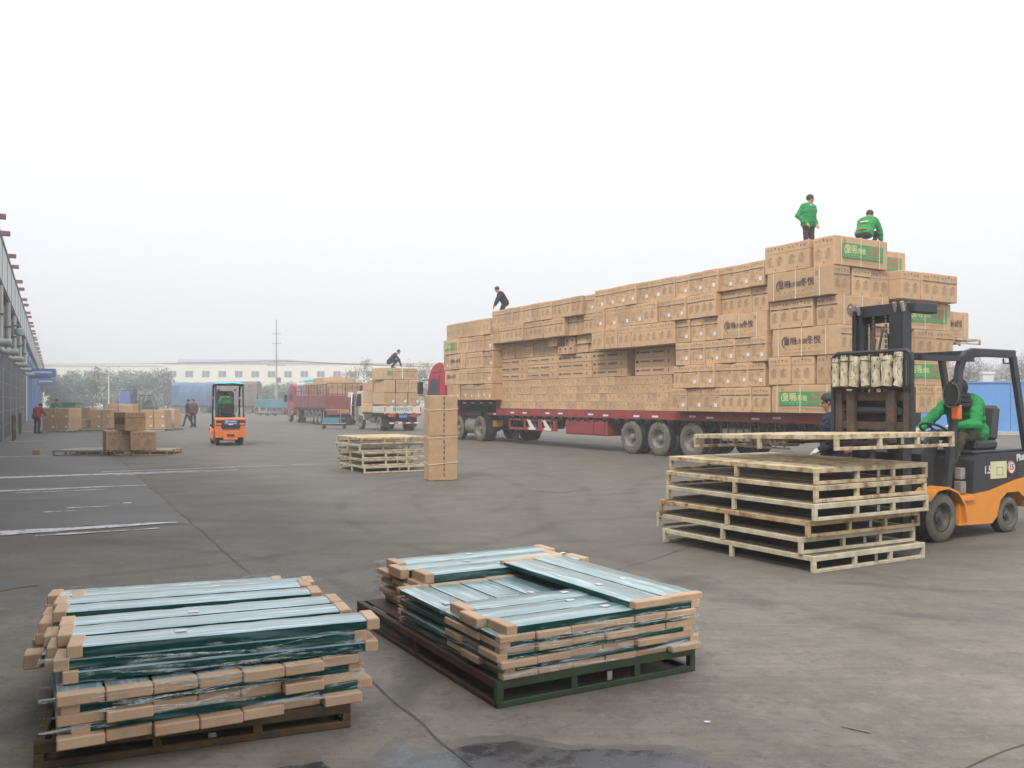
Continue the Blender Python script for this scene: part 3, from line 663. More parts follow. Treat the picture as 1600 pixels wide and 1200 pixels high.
for x in (1.31, -.01, -1.45):
    for yy, out in ((-.14, 1), (-.46, 1), (-W2+.46, -1), (-W2+.14, -1)): wheel(lorry, WTRUCK, (x,yy,.515), 0, out)
    MB().cyl((x,-W2+.3,.515),(x,-.3,.515),.07,8).build('axle', 'chassis', lorry)
    mg = MB()
    for k in range(9):
        a0 = math.pi*(.12+.76*k/9); a1 = math.pi*(.12+.76*(k+1)/9)
        p0 = Vector((x+math.cos(a0)*.58,-.3,.515+math.sin(a0)*.56)); p1 = Vector((x+math.cos(a1)*.58,-.3,.515+math.sin(a1)*.56)); mg.beam(p0,p1,.56,.015,up=(0,1,0))
    mg.build('mudguard', 'chassis', lorry)
# under-run frame with the two cut-out panels and the tool box
fx0, fx1, zb, zt = 5.55, 8.85, .56, .98
fr = MB()
fr.bb((7.65,-.10,zt-.07),(fx1,-.04,zt)).bb((7.65,-.10,zb),(fx1,-.04,zb+.09)).bb((fx1-.09,-.10,zb+.09),(fx1,-.04,zt-.07)).bb((7.65,-.1,zb+.09),(7.75,-.04,zt-.07))
fr.bb((fx0,-.10,zt-.08),(7.65,-.04,zt)).bb((fx0,-.10,zb),(7.65,-.04,zb+.12)).bb((fx0,-.1,zb+.12),(fx0+.2,-.04,zt-.08)).bb((6.5,-.1,zb+.12),(6.72,-.04,zt-.08))
fr.build('underrun_frame', 'truck_red', lorry)
for k, x0 in enumerate((5.85, 6.9)):                          # pale slanted bars painted over the openings, tyres stored behind
    MB().prism([(x0+.42,zt-.02),(x0+.62,zt-.02),(x0+.30,zb+.02),(x0+.02,zb+.02)], 1, -.035, -.028).bb((x0+.02,-.036,zb+.02),(x0+.5,-.029,zb+.10)).build('painted_bar', 'white_paint', lorry)
    for q in (-.05,.28,.6): MB().cyl((x0+q,-.16,.77),(x0+q,-.5,.77),.13,12).build('air_bottle', 'rim_dusty', lorry, True)
MB().bb((2.55,-.62,.50),(4.95,-.03,1.0),ch=.015).build('tool_box', 'truck_red', lorry)
MB().bb((2.7,-.025,.55),(3.2,-.012,.95)).bb((3.3,-.025,.55),(4.85,-.012,.95)).build('tool_box_door', 'truck_red', lorry)
MB().bb((4.4,-.01,.86),(4.5,.004,.93)).bb((3.5,-.01,.88),(3.56,.006,.98)).build('latch', 'hub_dark', lorry)
MB().bb((-6.5,-W2+.1,.42),(-6.42,-.1,.56)).build('rear_bumper', 'truck_red', lorry)
for y in (-.4,-2.35): MB().bb((-6.66,y-.25,.92),(-6.61,y+.25,1.06)).build('tail_light', 'lamp_red', lorry)
MB().bb((-3.6,-.5,.55),(-2.6,-.08,.9),ch=.02).build('storage_rack', 'tin', lorry)
MB().bb((-4.9,-.55,.50),(-3.75,-.08,.94),ch=.02).build('water_box', 'chassis', lorry)
for k in range(9): MB().bb((-2.6-k*.28,-.07,.42),(-2.57-k*.28,-.04,1.08)).build('side_guard_bar', 'hub_dark', lorry)
MB().bb((-5,-.08,.42),(-2.5,-.03,.47)).build('side_guard_rail', 'hub_dark', lorry)
MB().cyl((8.9,-.45,.2),(8.9,-.45,1.15),.07,8).bb((8.78,-.6,.14),(9.02,-.3,.2)).build('landing_leg', 'chassis', lorry)
# tractor
for y in (-.75,-2.0): MB().bb((9.8,y-.06,.72),(16.8,y+.06,1.02)).build('tractor_rail', 'chassis', lorry)
for x, twin in ((11.18,1),(13.09,0),(15.75,0)):
    wheel(lorry, WTRUCK, (x,-.14,.515), 0, 1); wheel(lorry, WTRUCK, (x,-W2+.14,.515), 0, -1)
    if twin: wheel(lorry, WTRUCK, (x,-.46,.515), 0, 1); wheel(lorry, WTRUCK, (x,-W2+.46,.515), 0, -1)
    MB().cyl((x,-W2+.3,.515),(x,-.3,.515),.08,8).build('axle', 'chassis', lorry)
MB().lathe([(0,-.62),(.29,-.62),(.33,-.56),(.33,.56),(.29,.62),(0,.62)], 20, axis='X', c=(12.15,-.4,.60)).build('air_tank', 'rim_dusty', lorry, True)
MB().lathe([(0,-.55),(.16,-.55),(.18,-.5),(.18,.5),(.16,.55),(0,.55)], 16, axis='X', c=(12.35,-.55,1.06)).build('air_tank', 'hub_dark', lorry, True)
MB().bb((10.35,-.5,.42),(10.38,-.06,1.0)).build('mud_flap', 'tyre', lorry)
pl = MB().bb((10.1,-.50,.62),(10.13,-.06,.86)).build('number_plate', 'plate_yellow', lorry)
mb = MB(); mesh_into(mb, text_mesh('鲁N\n挂', .1, 'ink'), plane_T((10.095,-.28,.74),(0,-1,0),(0,0,1))); mb.build('lettering', 'ink', pl)
# cab: side profile swept across the width
cabp = [(14.55,.95),(14.55,3.12),(14.75,3.30),(15.1,3.36),(15.55,3.26),(15.95,3.02),(16.12,2.74),(16.32,1.95),(16.38,.95),(16.3,.55),(16.1,.55),(16.05,.95),(15.2,.95)]
c = MB().prism(cabp, 1, -W2+.18, -.10).build('cab', 'cab_red', lorry, True, True)
MB().prism([(15.2,1.85),(15.2,2.62),(15.86,2.66),(16.05,2.2),(16.1,1.85)], 1, -.105, -.085).build('side_window', 'glass', lorry)
MB().prism([(16.2,1.9),(16.36,1.9),(16.16,2.72),(16.0,2.72)], 1, -W2+.3, -.22).build('windscreen', 'glass', lorry)
MB().bb((15.08,-.1,1.15),(15.11,-.08,2.8)).bb((16.14,-.1,1.0),(16.17,-.08,2.5)).build('door_seam', 'chassis', lorry)
MB().bb((15.2,-.1,1.7),(15.4,-.06,1.76)).build('door_handle', 'black_plastic', lorry)
MB().tube([(16.15,-.1,2.6),(16.5,.18,2.55),(16.5,.2,1.9),(16.2,-.1,1.85)],.025,6).bb((16.42,.04,1.95),(16.55,.30,2.5),ch=.02).build('mirror', 'black_plastic', lorry)
for k in range(3): MB().sphere((15.1+k*.1,-.5-k*.5,3.36),(.08,.06,.04),8).build('marker_light', 'lamp_orange', lorry, True)
MB().bb((14.6,-.12,2.92),(15.9,-.085,2.97)).build('roof_trim', 'chrome', lorry)

# ------------------------------------------------------------------ cartons
def carton_body(w, h, d, lid=None, bulge=.008, ch=.012, matk='cardboard'):
    """front face at y=0 looking to -y, spans x -w/2..w/2, y 0..d, z 0..h"""
    mb = MB(); zs = [(0,ch),(ch,0)]
    if lid: zs += [(lid*.5,-.3*bulge),(lid,0),(lid+.001,-.005),((lid+h)/2,-.006),(h-ch,-.004),(h,ch)]
    else: zs += [(h*.5,-bulge*.4),(h-ch,0),(h,ch)]
    vs = []; fs = []; n = 12
    for z, o in zs:
        x, y0, y1 = w/2-o, o, d-o; c = ch; b = (bulge*.6 if not lid else bulge*.4) if 0 < z < h else 0
        vs += [(-x+c,y0,z),(0,y0-b,z),(x-c,y0,z),(x,y0+c,z),(x+b*.5,d/2,z),(x,y1-c,z),(x-c,y1,z),(0,y1,z),(-x+c,y1,z),(-x,y1-c,z),(-x-b*.5,d/2,z),(-x,y0+c,z)]
    for i in range(len(zs)-1):
        for k in range(n): fs.append((i*n+k, i*n+(k+1) % n, (i+1)*n+(k+1) % n, (i+1)*n+k))
    fs.append(tuple(range(n))[::-1]); fs.append(tuple((len(zs)-1)*n+k for k in range(n)))
    return mb.add(vs, fs).mesh('carton', matk, True)
def q(mb, x, z, w, h, y=-.014, mat=0): mb.add([(x-w/2,y,z-h/2),(x+w/2,y,z-h/2),(x+w/2,y,z+h/2),(x-w/2,y,z+h/2)], [(0,1,2,3)], mat)
def icon(mb, x, z, k, s=.034, y=-.014):
    if k == 0:   # up arrows
        for dx in (-.014, .014):
            q(mb, x+dx, z-.006, .007, s, y); mb.add([(x+dx-.012,y,z+s*.3),(x+dx+.012,y,z+s*.3),(x+dx,y,z+s*.9)], [(0,1,2)])
        q(mb, x, z-s*.75, .05, .006, y)
    elif k == 1: # glass
        mb.add([(x-.018,y,z+s*.7),(x,y,z-.002),(x+.018,y,z+s*.7)], [(0,1,2)]); q(mb, x, z-.014, .006, .03, y); q(mb, x, z-s*.8, .03, .006, y)
    elif k == 2: # umbrella
        mb.add([(x-.026,y,z+.004),(x+.026,y,z+.004),(x+.014,y,z+.028),(x-.014,y,z+.028)], [(0,1,2,3)]); q(mb, x, z-.016, .005, .04, y)
    elif k == 3: # stacking limit
        q(mb, x, z+.012, .034, .018, y); q(mb, x, z-.016, .034, .012, y)
    else:        # bars
        for dx in (-.02, 0, .02): q(mb, x+dx, z, .007, s*1.3, y)
def lines(mb, x0, x1, z0, z1, n, rnd, mat, y=-.014, th=.007):
    for i in range(n):
        z = z1-(z1-z0)*i/max(1, n-1); L_ = (x1-x0)*rnd.uniform(.55, 1)
        q(mb, x0+L_/2, z, L_, th, y, mat)
def print_end(kind, seed):
    rnd = random.Random(seed); mb = MB(); up = .62 if kind != 'N' else .6
    for i, k in enumerate((4, 0, 1, 2, 4) if seed % 2 else (4, 1, 2, 3, 0)): icon(mb, -.2+i*.1, .545+(.012 if i == 2 else 0), k)
    if seed % 3 == 0: q(mb, 0, .605, .012, .03)
    if kind[0] == 'B':
        q(mb, 0, .447, .54, .020)
        for i in range(7): q(mb, -.1+i*.033, .447, .018, .010, -.0165, 2)
    else:
        for i in range(24): q(mb, -.265+i*.023, .447, .012, .008, -.014, 1)
    if kind.endswith('S') and kind != 'N':
        lines(mb, -.25, -.02, .16, .39, 8, rnd, 1); lines(mb, .0, .22, .30, .39, 3, rnd, 1); q(mb, .2, .395, .09, .02, -.014, 1)
        q(mb, -.01, .12, .016, .06); mb.add([(-.03,-.014,.15),(.01,-.014,.15),(-.01,-.014,.18)], [(0,1,2)])
    else:
        for sx in (-1, 1):
            mb.add([(sx*.13-.045,-.014,.35),(sx*.13+.045,-.014,.35),(sx*.13,-.014,.385)], [(0,1,2)], 1)
            lines(mb, sx*.13-.095, sx*.13+.095, .17, .33, 7, rnd, 1)
        q(mb, .01, .075, .014, .05)
    return mb.mesh('print', ['ink', 'ink_soft', 'cardboard'])
PRN = {k: [print_end(k, s) for s in (1, 2, 3, 4, 5, 6)] for k in ('N', 'B', 'BS', 'NS', 'S')}
mb = MB(); mb.bb((.125,-.018,.135),(.225,-.0125,.235)); STICK = mb.mesh('sticker', 'sticker_white')
BODY_END = [carton_body(.6, .64, 1.88, .452, b) for b in (.006, .010, .014)]
BODY_LONG = [carton_body(1.88, .66, .62, None, b) for b in (.010, .022)]
T_BIG = text_mesh('皇明', .185, 'ink', .0025); T_MID = text_mesh('太阳能', .13, 'ink', .0015); T_BRU = text_mesh('冬悦', .20, 'ink', .003)
def print_logo():
    mb = MB(); y = -.026
    def tx(me, x, z, m=0, s=1): mesh_into(mb, me, plane_T((x,y,z), (s,0,0), (0,0,s)), m)
    vs = []; fs = []
    for i in range(15):                                       # crescent left of the name
        a = math.pi*(.36+1.13*i/14); w = .018*math.sin(math.pi*i/14)+.003
        for r_ in (.135-w, .135+w*.4): vs.append((-.50+math.cos(a)*r_, y, .335+math.sin(a)*r_))
        if i: fs.append((2*i-2, 2*i-1, 2*i+1, 2*i))
    mb.add(vs, fs)
    tx(T_BIG, -.40, .345); tx(T_MID, -.09, .33); tx(T_BRU, .27, .35)
    for i in range(6): q(mb, -.52+i*.135, .165, .022, .024, y)
    q(mb, .3, .215, .26, .008, y, 1); q(mb, -.05, .085, 1.2, .009, y, 1)
    for i in range(8): q(mb, .54+math.cos(i*.785)*.03, .53+math.sin(i*.785)*.03, .02, .02, y, 1)
    return mb.mesh('print', ['ink', 'ink_soft'])
def print_green():
    mb = MB(); y = -.026
    q(mb, .02, .34, 1.46, .33, y, 0); y = -.0285
    def tx(me, x, z, m=0, s=1): mesh_into(mb, me, plane_T((x,y,z), (s,0,0), (0,0,s)), m)
    vs = []; fs = []
    for i in range(13):
        a = math.pi*(.36+1.13*i/12); w = .014*math.sin(math.pi*i/12)+.003
        for r_ in (.11-w, .11+w*.4): vs.append((-.53+math.cos(a)*r_, y, .36+math.sin(a)*r_))
        if i: fs.append((2*i-2, 2*i-1, 2*i+1, 2*i))
    mb.add(vs, fs, 1)
    tx(T_BIG, -.41, .365, 1, 1.1); tx(T_MID, -.09, .345, 1, 1.05); tx(T_BRU, .42, .37, 2, 1.1)
    q(mb, .36, .255, .5, .012, y, 2)
    for i in range(5): q(mb, -.5+i*.11, .245, .02, .02, y, 1)
    y = -.026
    q(mb, .0, .115, 1.4, .008, y, 3); q(mb, .35, .085, .6, .006, y, 3)
    for i in range(8): q(mb, -.62+math.cos(i*.785)*.028, .57+math.sin(i*.785)*.028, .018, .018, y, 3)
    return mb.mesh('print', ['label_green', 'label_yellow', 'label_red', 'ink_soft'])
PL, PG = print_logo(), print_green()
def strap_mesh():
    mb = MB()
    mb.bb((-.0085,-.030,-.004),(.0085,-.025,.666)); mb.bb((-.0085,-.03,.662),(.0085,.63,.667)); return mb.mesh('strap', 'strap_white')
STRAP = strap_mesh()
SIDE_RZ = TA-math.pi; REAR_RZ = TA-math.pi/2
CRT = []
def place_carton(kind, s0, s1, t, z, h, label, face='side', group='brown cartons loaded on the big lorry', matk=None, jitter=1, W=None, straps=(-.74,-.08,.62)):
    """face side: spans s0..s1 along the lorry, front at t.  face rear: spans t0..t1 (given as s0, s1), front at s=t"""
    w = abs(s1-s0)
    long_ = kind in 'LGP'
    base = random.choice(BODY_LONG) if long_ else random.choice(BODY_END)
    o = link('carton', base); tag(o, label, 'carton', group)
    c = tw((s0+s1)/2, t) if face == 'side' else tw(t, (s0+s1)/2)
    j = jitter
    off = random.uniform(-.07,.03)*j
    n_ = -TR if face == 'side' else -TD
    c = c+n_*(-off)
    o.location = (c.x, c.y, z+.002)
    o.rotation_euler = (random.uniform(-.006,.006)*j, random.uniform(-.011,.011)*j, (SIDE_RZ if face == 'side' else REAR_RZ)+random.uniform(-.022,.022)*j)
    bw, bh = (1.88,.66) if long_ else (.6,.64)
    o.scale = ((w-random.uniform(.006,.022)*j)/bw, 1, (h-.008)/bh)
    if kind == 'L': link('print', PL, o)
    elif kind == 'G': link('print', PG, o)
    elif kind != 'P': link('print', random.choice(PRN[kind if kind != 's' else 'S']), o)
    if long_:
        for x in straps: link('strap', STRAP, o, (x+random.uniform(-.03,.03), 0, 0)).rotation_euler = (0, random.uniform(-.012,.012), 0)
    elif kind.endswith('S') or kind == 's':
        k = link('sticker', STICK, o, (random.uniform(-.03,.01), 0, random.uniform(-.03,.03)))
    CRT.append(o); return o
ROWS = [
    ('D1', -0.36, 1.345, 0.65, [-1.02, -1.68, -2.33, -2.99, -3.58, -4.15, -4.76], ['s', 'S', 'S', 'B', 'B', 'B']),
    ('D2', -0.36, 2.0, 0.64, [-1.08, -1.64, -2.23, -2.82, -3.42, -4.0, -4.59], ['B', 'BS', 'BS', 'BS', 'BS', 'BS']),
    ('D3', -0.36, 2.64, 0.64, [-1.23, -1.81, -2.4, -3.01, -3.57, -4.15, -4.68], ['BS', 'BS', 'BS', 'BS', 'BS', 'BS']),
    ('D4', -0.36, 3.28, 0.64, [-1.28, -1.82, -2.38, -2.92, -4.66], ['BS', 'BS', 'BS', 'L']),
    ('D5', -0.42, 3.92, 0.64, [-0.57, -1.17, -1.74, -2.34, -2.93], ['BS', 'BS', 'B', 'B']),
    ('D5b', -0.28, 3.92, 0.64, [-2.95, -3.5, -4.06, -4.64], ['B', 'B', 'B']),
    ('D6', -0.36, 4.56, 0.64, [2.73, 2.16, 1.61, 1.03, 0.51, -0.05, -0.61, -1.19, -1.77, -2.39, -2.98, -3.54, -4.1, -4.61], ['BS', 'BS', 'BS', 'BS', 'BS', 'BS', 'B', 'BS', 'BS', 'BS', 'BS', 'BS', 'BS']),
    ('C5', -0.36, 3.92, 0.64, [2.78, 2.16, 1.48, 0.82, 0.19, -0.47], ['NS', 'NS', 'NS', 'NS', 'N']),
    ('C4', -0.42, 3.27, 0.65, [2.7, 2.05, 1.4, 0.76, 0.11, -0.53, -1.26], ['N', 'N', 'N', 'N', 'N', 'N']),
    ('B4', -0.36, 3.85, 0.63, [9.3, 8.9, 8.36, 7.68, 7.07, 6.4, 5.75, 5.09, 4.42], ['B']*8),
    ('B4b', -0.21, 3.85, 0.63, [4.40, 3.93, 3.42, 2.84], ['B']*3),
    ('B5', -0.36, 4.48, 0.64, [9.45, 9.1, 8.46, 7.82, 7.2, 6.55, 5.89, 5.19, 4.55, 3.98, 3.35], ['B']*10),
    ('B5b', -0.22, 4.48, 0.64, [3.33, 2.78], ['BS']),
    ('A1', -0.40, 1.68, 0.62, [13.28, 12.69, 12.14], ['S', 'S']),
    ('A1b', -0.40, 1.68, 0.62, [11.96, 11.4, 10.85, 10.31, 9.81, 9.33], ['BS']*5),
    ('A2', -0.42, 2.31, 0.63, [13.51, 12.09, 11.4, 10.68, 9.99, 9.33], ['L', 'B', 'B', 'B', 'BS']),
    ('A3', -0.40, 2.95, 0.63, [13.57, 13.08, 11.53, 10.79, 10.05, 9.33], ['S', 'L', 'B', 'B', 'BS']),
    ('A4', -0.42, 3.59, 0.63, [13.51, 12.08, 11.37, 10.68, 9.99, 9.33], ['G', 'B', 'B', 'B', 'BS']),
    ('A5', -0.40, 4.23, 0.64, [13.38, 12.84, 11.88, 11.25, 10.65, 10.07, 9.48], ['N']*6),
]
SECN = {'A': 'front stack above the drive wheels', 'B': 'overhanging rows behind the front stack', 'C': 'middle overhang', 'D': 'tall stack ahead of the tail'}
ROWN = {'A1': 'bottom row', 'A1b': 'bottom row right of the gap', 'A2': 'second row up', 'A3': 'third row up', 'A4': 'fourth row up', 'A5': 'top row',
        'B4': 'lower row', 'B4b': 'set-back end of the lower row', 'B5': 'top row', 'B5b': 'set-back end of the top row', 'C4': 'lowest row', 'C5': 'second row up',
        'D1': 'bottom row', 'D2': 'second row up', 'D3': 'third row up', 'D4': 'fourth row up', 'D5': 'fifth row up, left', 'D5b': 'fifth row up, right'}
LOOK = {'N': 'plain', 'B': 'dark-banded', 'BS': 'banded white-stickered', 'NS': 'white-stickered', 'S': 'text-covered stickered', 's': 'torn-stickered', 'L': 'long logo-printed', 'G': 'long green-labelled'}
SHORT = {'A': 'the front stack', 'B': 'the front overhang', 'C': 'the middle overhang', 'D': 'the tall stack'}
for name, t, z, h, ss, kinds in ROWS:
    for i, k in enumerate(kinds):
        if name == 'D6': lab = '%s carton, %s from left in the long top row of the load' % (LOOK[k], ORD[i+1])
        elif len(kinds) == 1: lab = '%s carton, %s, in %s' % (LOOK[k], ROWN[name], SHORT[name[0]])
        else: lab = '%s carton, %s from left, %s, %s' % (LOOK[k], ORD[i+1], ROWN[name], SHORT[name[0]])
        if k in 'LG':
            w0 = abs(ss[i]-ss[i+1]); f = w0/1.88
            place_carton(k, ss[i], ss[i+1], t, z, h, lab)
        else: place_carton(k, ss[i], ss[i+1], t, z, h, lab)
# rear corner block: six layers, turned alternately
EZ = [1.345+.69*i for i in range(6)]
def E(kind, s0, s1, t, li, label, face='side', **k): return place_carton(kind, s0, s1, t, EZ[li], .69, label, face, **k)
NM = ['bottom', 'second', 'third', 'fourth', 'fifth', 'top']
for li, k in ((5,'N'), (3,'B'), (1,'N')):
    b = [-4.64,-5.35,-6.06,-6.76] if li == 5 else [-4.74,-5.42,-6.1,-6.78]
    for i in range(3):
        if i == 2: continue                                    # the last one shows its long side to the rear, below
        E(k, b[i], b[i+1], -.40 if li == 5 else -.33, li, '%s carton, %s from left, %s layer of rear corner side' % (LOOK[k], ORD[i+1], NM[li]))
    rk = {5:'G', 3:'L', 1:'P'}[li]
    # corner carton: end print on the side, long print on the rear
    o = E(rk, -.40 if li == 5 else -.33, 1.48, -6.76 if li == 5 else -6.78, li, '%s carton turning the rear corner, %s layer, %s' % ({5:'green-labelled',3:'logo-printed',1:'plain strapped'}[li], NM[li], {5:'under the two green men',3:'behind the mast top',1:'behind the birch logs'}[li]), 'rear', jitter=.3)
    pe = link('print', random.choice(PRN[k]), o, (-.94-.008, .31, 0), -math.pi/2); pe.scale = (.66/.6, 1, 1.03)
o = E('L', -4.75, -6.74, -.45, 4, 'long logo carton on the lorry side, second layer from the top at rear corner', jitter=.4)
o = E('L', -4.82, -6.83, -.36, 2, 'long bulging logo carton, third layer up at the rear corner', jitter=.4)
o = E('G', -4.82, -6.84, -.36, 0, 'long green-labelled carton, bottom layer of the rear corner, behind the navy man', jitter=.4)
CORN = CRT[-3:]
for li, ks in ((4, ('B','B','N')), (2, ('B','B','B')), (0, ('N','N','N'))):
    for i, k in enumerate(ks):
        t0 = -.45+.70*i
        if i == 0: continue
        E(k, t0+.02, t0+.70, -6.72 if i == 1 else -6.66, li, '%s carton end, %s from the corner, %s layer of the lorry tail' % (LOOK[k], ORD[i+1], NM[li]), 'rear')
for o, k in zip(CORN, 'BBN'):
    pe = link('print', PRN[k][0], o, (.94+.008, .31, 0), math.pi/2); pe.scale = (.6/.62, 1, 1.03)
for i, k in enumerate(('N','B','B')): E(k, 1.66+.74*i, 1.66+.74*(i+1), -7.0, 4, '%s carton end, %s of three, fifth layer of the far tail' % (LOOK[k], ORD[i+1]), 'rear', jitter=.5)
E('G', 1.98, 3.92, -6.80, 3, 'long green-labelled carton right of the mast top, fourth layer of the tail', 'rear', jitter=.4)
for i, k in enumerate(('N','B')): E(k, 2.45+.77*i, 2.45+.77*(i+1), -6.8, 2, '%s carton end on the far tail, third layer, %s' % (LOOK[k], ('left','right')[i]), 'rear', jitter=.5)
E('P', 1.62, 2.42, -6.2, 2, 'plain carton in the dark gap beside the mast, third layer', 'rear')
E('G', 1.98, 3.90, -6.78, 1, 'long green-labelled carton seen through the forklift roof frame', 'rear', jitter=.4)
for i, k in enumerate(('N','N','N')): E(k, 1.9+.68*i, 1.9+.68*(i+1), -6.78-.0*i, 0, 'plain carton end seen behind the steering wheel, bottom tail layer, %s from left' % ORD[i+1], 'rear', jitter=.5)
E('G', 1.50, 3.30, -5.92, 5, 'green-labelled carton under the crouching green man, set back at the top', 'rear', jitter=.3)
E('N', -3.6, -4.3, 1.45, 5, 'plain carton at the top behind the standing green man', 'side', jitter=0)
E('N', -4.32, -4.62, 1.5, 5, 'narrow plain carton beside the standing green man', 'side', jitter=0)
# recessed wall between the front stack and the tall stack
def small_body(w, h, d, k='cardboard'): return carton_body(w, h, d, None, .004, .006, k)
SB = small_body(.5, .262, .9); TB = small_body(2.0, .27, .9)
def small_print(seed):
    rnd = random.Random(seed); mb = MB(); y = -.0065
    for x in (-.13, .12): q(mb, x+rnd.uniform(-.03,.03), .13+rnd.uniform(-.02,.05), .026, .05, y)
    q(mb, .02, .075, .012, .02, y); lines(mb, -.2, .2, .19, .225, 2, rnd, 1, y, .005)
    return mb.mesh('print', ['ink', 'ink_soft'])
def thin_print(green):
    mb = MB(); y = -.0065; rnd = random.Random(5)
    q(mb, -.86, .15, .15, .07, y, 2 if green else 0)
    for i in range(9): q(mb, -.68+i*.055, .15, .04, .05, y, 0)
    for i in range(9): q(mb, -.03+i*.06, .15, .045, .055, y, 0)
    if green: mb.add([(-.5,y,.05),(-.1,y,.095),(-.1,y,.105),(-.5,y,.06)],[(0,1,2,3)]); mb.add([(.1,y,.105),(.5,y,.05),(.5,y,.06),(.1,y,.115)],[(0,1,2,3)])
    q(mb, .72, .14, .04, .1, y, 0)
    return mb.mesh('print', ['ink', 'ink_soft', 'label_green'])
SP = [small_print(s) for s in range(4)]; TP = [thin_print(True), thin_print(False)]
GR = 'small cartons in the recessed wall of the lorry load'
rnds = random.Random(3)
for r_ in range(4):
    s = 9.62; i = 0; z = 1.345+.267*r_; end = -.72 if r_ else -.78
    while s > end+.2:
        w = min(rnds.choice((.42,.5,.5,.56,.36)), s-end)
        o = link('carton', SB); c = tw(s-w/2, .04+rnds.uniform(-.012,.012)); o.location = (c.x, c.y, z); o.rotation_euler = (0, 0, SIDE_RZ+rnds.uniform(-.006,.006)); o.scale = (w/.5-.006, 1, 1.008)
        link('print', SP[rnds.randrange(4)], o)
        i += 1
        tag(o, 'small brown carton, %s from left, %s row of the recessed wall on the lorry' % (ORD[i], ('bottom','second','third','fourth')[r_]), 'carton', GR)
        s -= w
for r_ in range(3):
    z = 2.42+.274*r_
    for i, (a, b) in enumerate(((9.62,7.52),(7.5,5.45),(5.43,3.4),(3.38,1.53),(1.13,-.72))):
        w = a-b
        o = link('carton', TB); c = tw((a+b)/2, .03+rnds.uniform(-.01,.01)); o.location = (c.x,c.y,z); o.rotation_euler = (0,0,SIDE_RZ+rnds.uniform(-.004,.004)); o.scale = (w/2-.01,1,1.0)
        link('print', TP[0 if i < 2 else 1], o)
        tag(o, 'flat long carton with printed lines, %s from left, %s of three rows in the recess' % (ORD[i+1], ('lowest','middle','highest')[r_]), 'carton', 'flat printed cartons in the recessed wall')
z = 3.25
bounds = [9.62,8.95,8.4,7.75,7.1,6.45,5.85,5.25]
for i in range(7):
    place_carton('N' if i % 3 else 'B', bounds[i], bounds[i+1], .06, z, .59, 'shaded carton, %s from left, top of the recess under the overhang' % ORD[i+1], group='shaded cartons under the overhang')
for i, (a, zz) in enumerate(((5.2,3.25),(4.88,3.25),(4.56,3.25),(4.86,3.53),(4.54,3.53))):
    o = link('carton', SB); c = tw(a-.15, -.12+(.05 if zz > 3.3 else 0)); o.location = (c.x,c.y,zz); o.rotation_euler = (0,0,SIDE_RZ+rnds.uniform(-.03,.03)); o.scale = (.6,.6,1.03)
    mbp = MB(); q(mbp, 0, .17, .18, .07, -.0065); q(mbp, -.08, .07, .05, .05, -.0065); q(mbp, .09, .07, .05, .05, -.0065); link('print', mbp.mesh('print', 'ink'), o)
    tag(o, 'little square carton with dark print in the recess, %s' % ('lower left','lower middle','lower right','upper left','upper right')[i], 'carton', 'little square cartons in the recess')
for i, (a, b, zz, t) in enumerate(((5.75,5.22,3.56,-.16),(4.2,3.55,3.27,.0),(3.5,2.95,3.27,.02),(4.15,3.3,3.56,-.05))):
    o = link('carton', SB); c = tw((a+b)/2, t); o.location = (c.x,c.y,zz); o.rotation_euler = (0,0,SIDE_RZ+rnds.uniform(-.02,.02)); o.scale = ((a-b)/.5,.8,1.05); link('print', SP[i], o)
    tag(o, 'loose carton under the overhang, %s' % ('poking out at its middle','beside the little square ones','at the dark right end','upper right with pale marks')[i], 'carton', 'loose cartons under the overhang')
# raised pallet and its carton on the far side are added with the far forklift
# ------------------------------------------------------------------ steel and timber pallets
# local: origin at the near corner on the floor, +x along the short (labelled) side, +y along the long side
_pm = {}
def pallet_parts(W_, L_, h, mk, bottom_long, nsl, seed, deckk=None, side=None):
    key = (W_, L_, h, mk, bottom_long, nsl, seed)
    if key in _pm: return _pm[key]
    rnd = random.Random(seed); P = []; b = .042; side = side or mk
    for y in (0, L_-b): P.append(('rail', MB().bb((0,y,h-.05),(W_,y+b,h),ch=.004).mesh('rail', mk)))
    for x in (0, W_-b): P.append(('side_rail', MB().bb((x,b,h-.05),(x+b,L_-b,h-.002),ch=.004).mesh('side_rail', side)))
    P.append(('side_rail', MB().bb((W_/2-b/2,b,h-.055),(W_/2+b/2,L_-b,h-.014),ch=.004).mesh('side_rail', side)))
    for y in (0, L_-b): P.append(('bottom_rail', MB().bb((0,y,.0),(W_,y+b,.034),ch=.004).mesh('bottom_rail', mk)))
    if bottom_long:
        for x in (0, W_-b): P.append(('bottom_rail', MB().bb((x,b,.0),(x+b,L_-b,.03),ch=.004).mesh('bottom_rail', side)))
    for y in (0, L_/2-b/2, L_-b):
        for x in ((0, W_*.345, W_*.665, W_-b) if y != L_/2-b/2 else (0, W_-b)):
            P.append(('post', MB().bb((x,y,.034 if y != L_/2-b/2 else 0),(x+b,y+b,h-.05),ch=.003).mesh('post', mk if y == 0 else side)))
    pl_ = MB().bb((W_*.52,-.004,.045),(W_*.545,.0,h-.055)); P.append(('label_plate', pl_.mesh('label_plate', 'tin')))
    n = nsl; gap = .03 if deckk else .045; sw = (W_-2*b-.02)/n
    for i in range(n):
        x = b+.01+i*sw; dz = rnd.uniform(-.002,.001)
        P.append(('slat', MB().bb((x+gap/2,b+.002,h-.013+dz),(x+sw-gap/2,L_-b-.002,h-.001+dz),ch=.003).mesh('slat', deckk or mk)))
    _pm[key] = P; return P
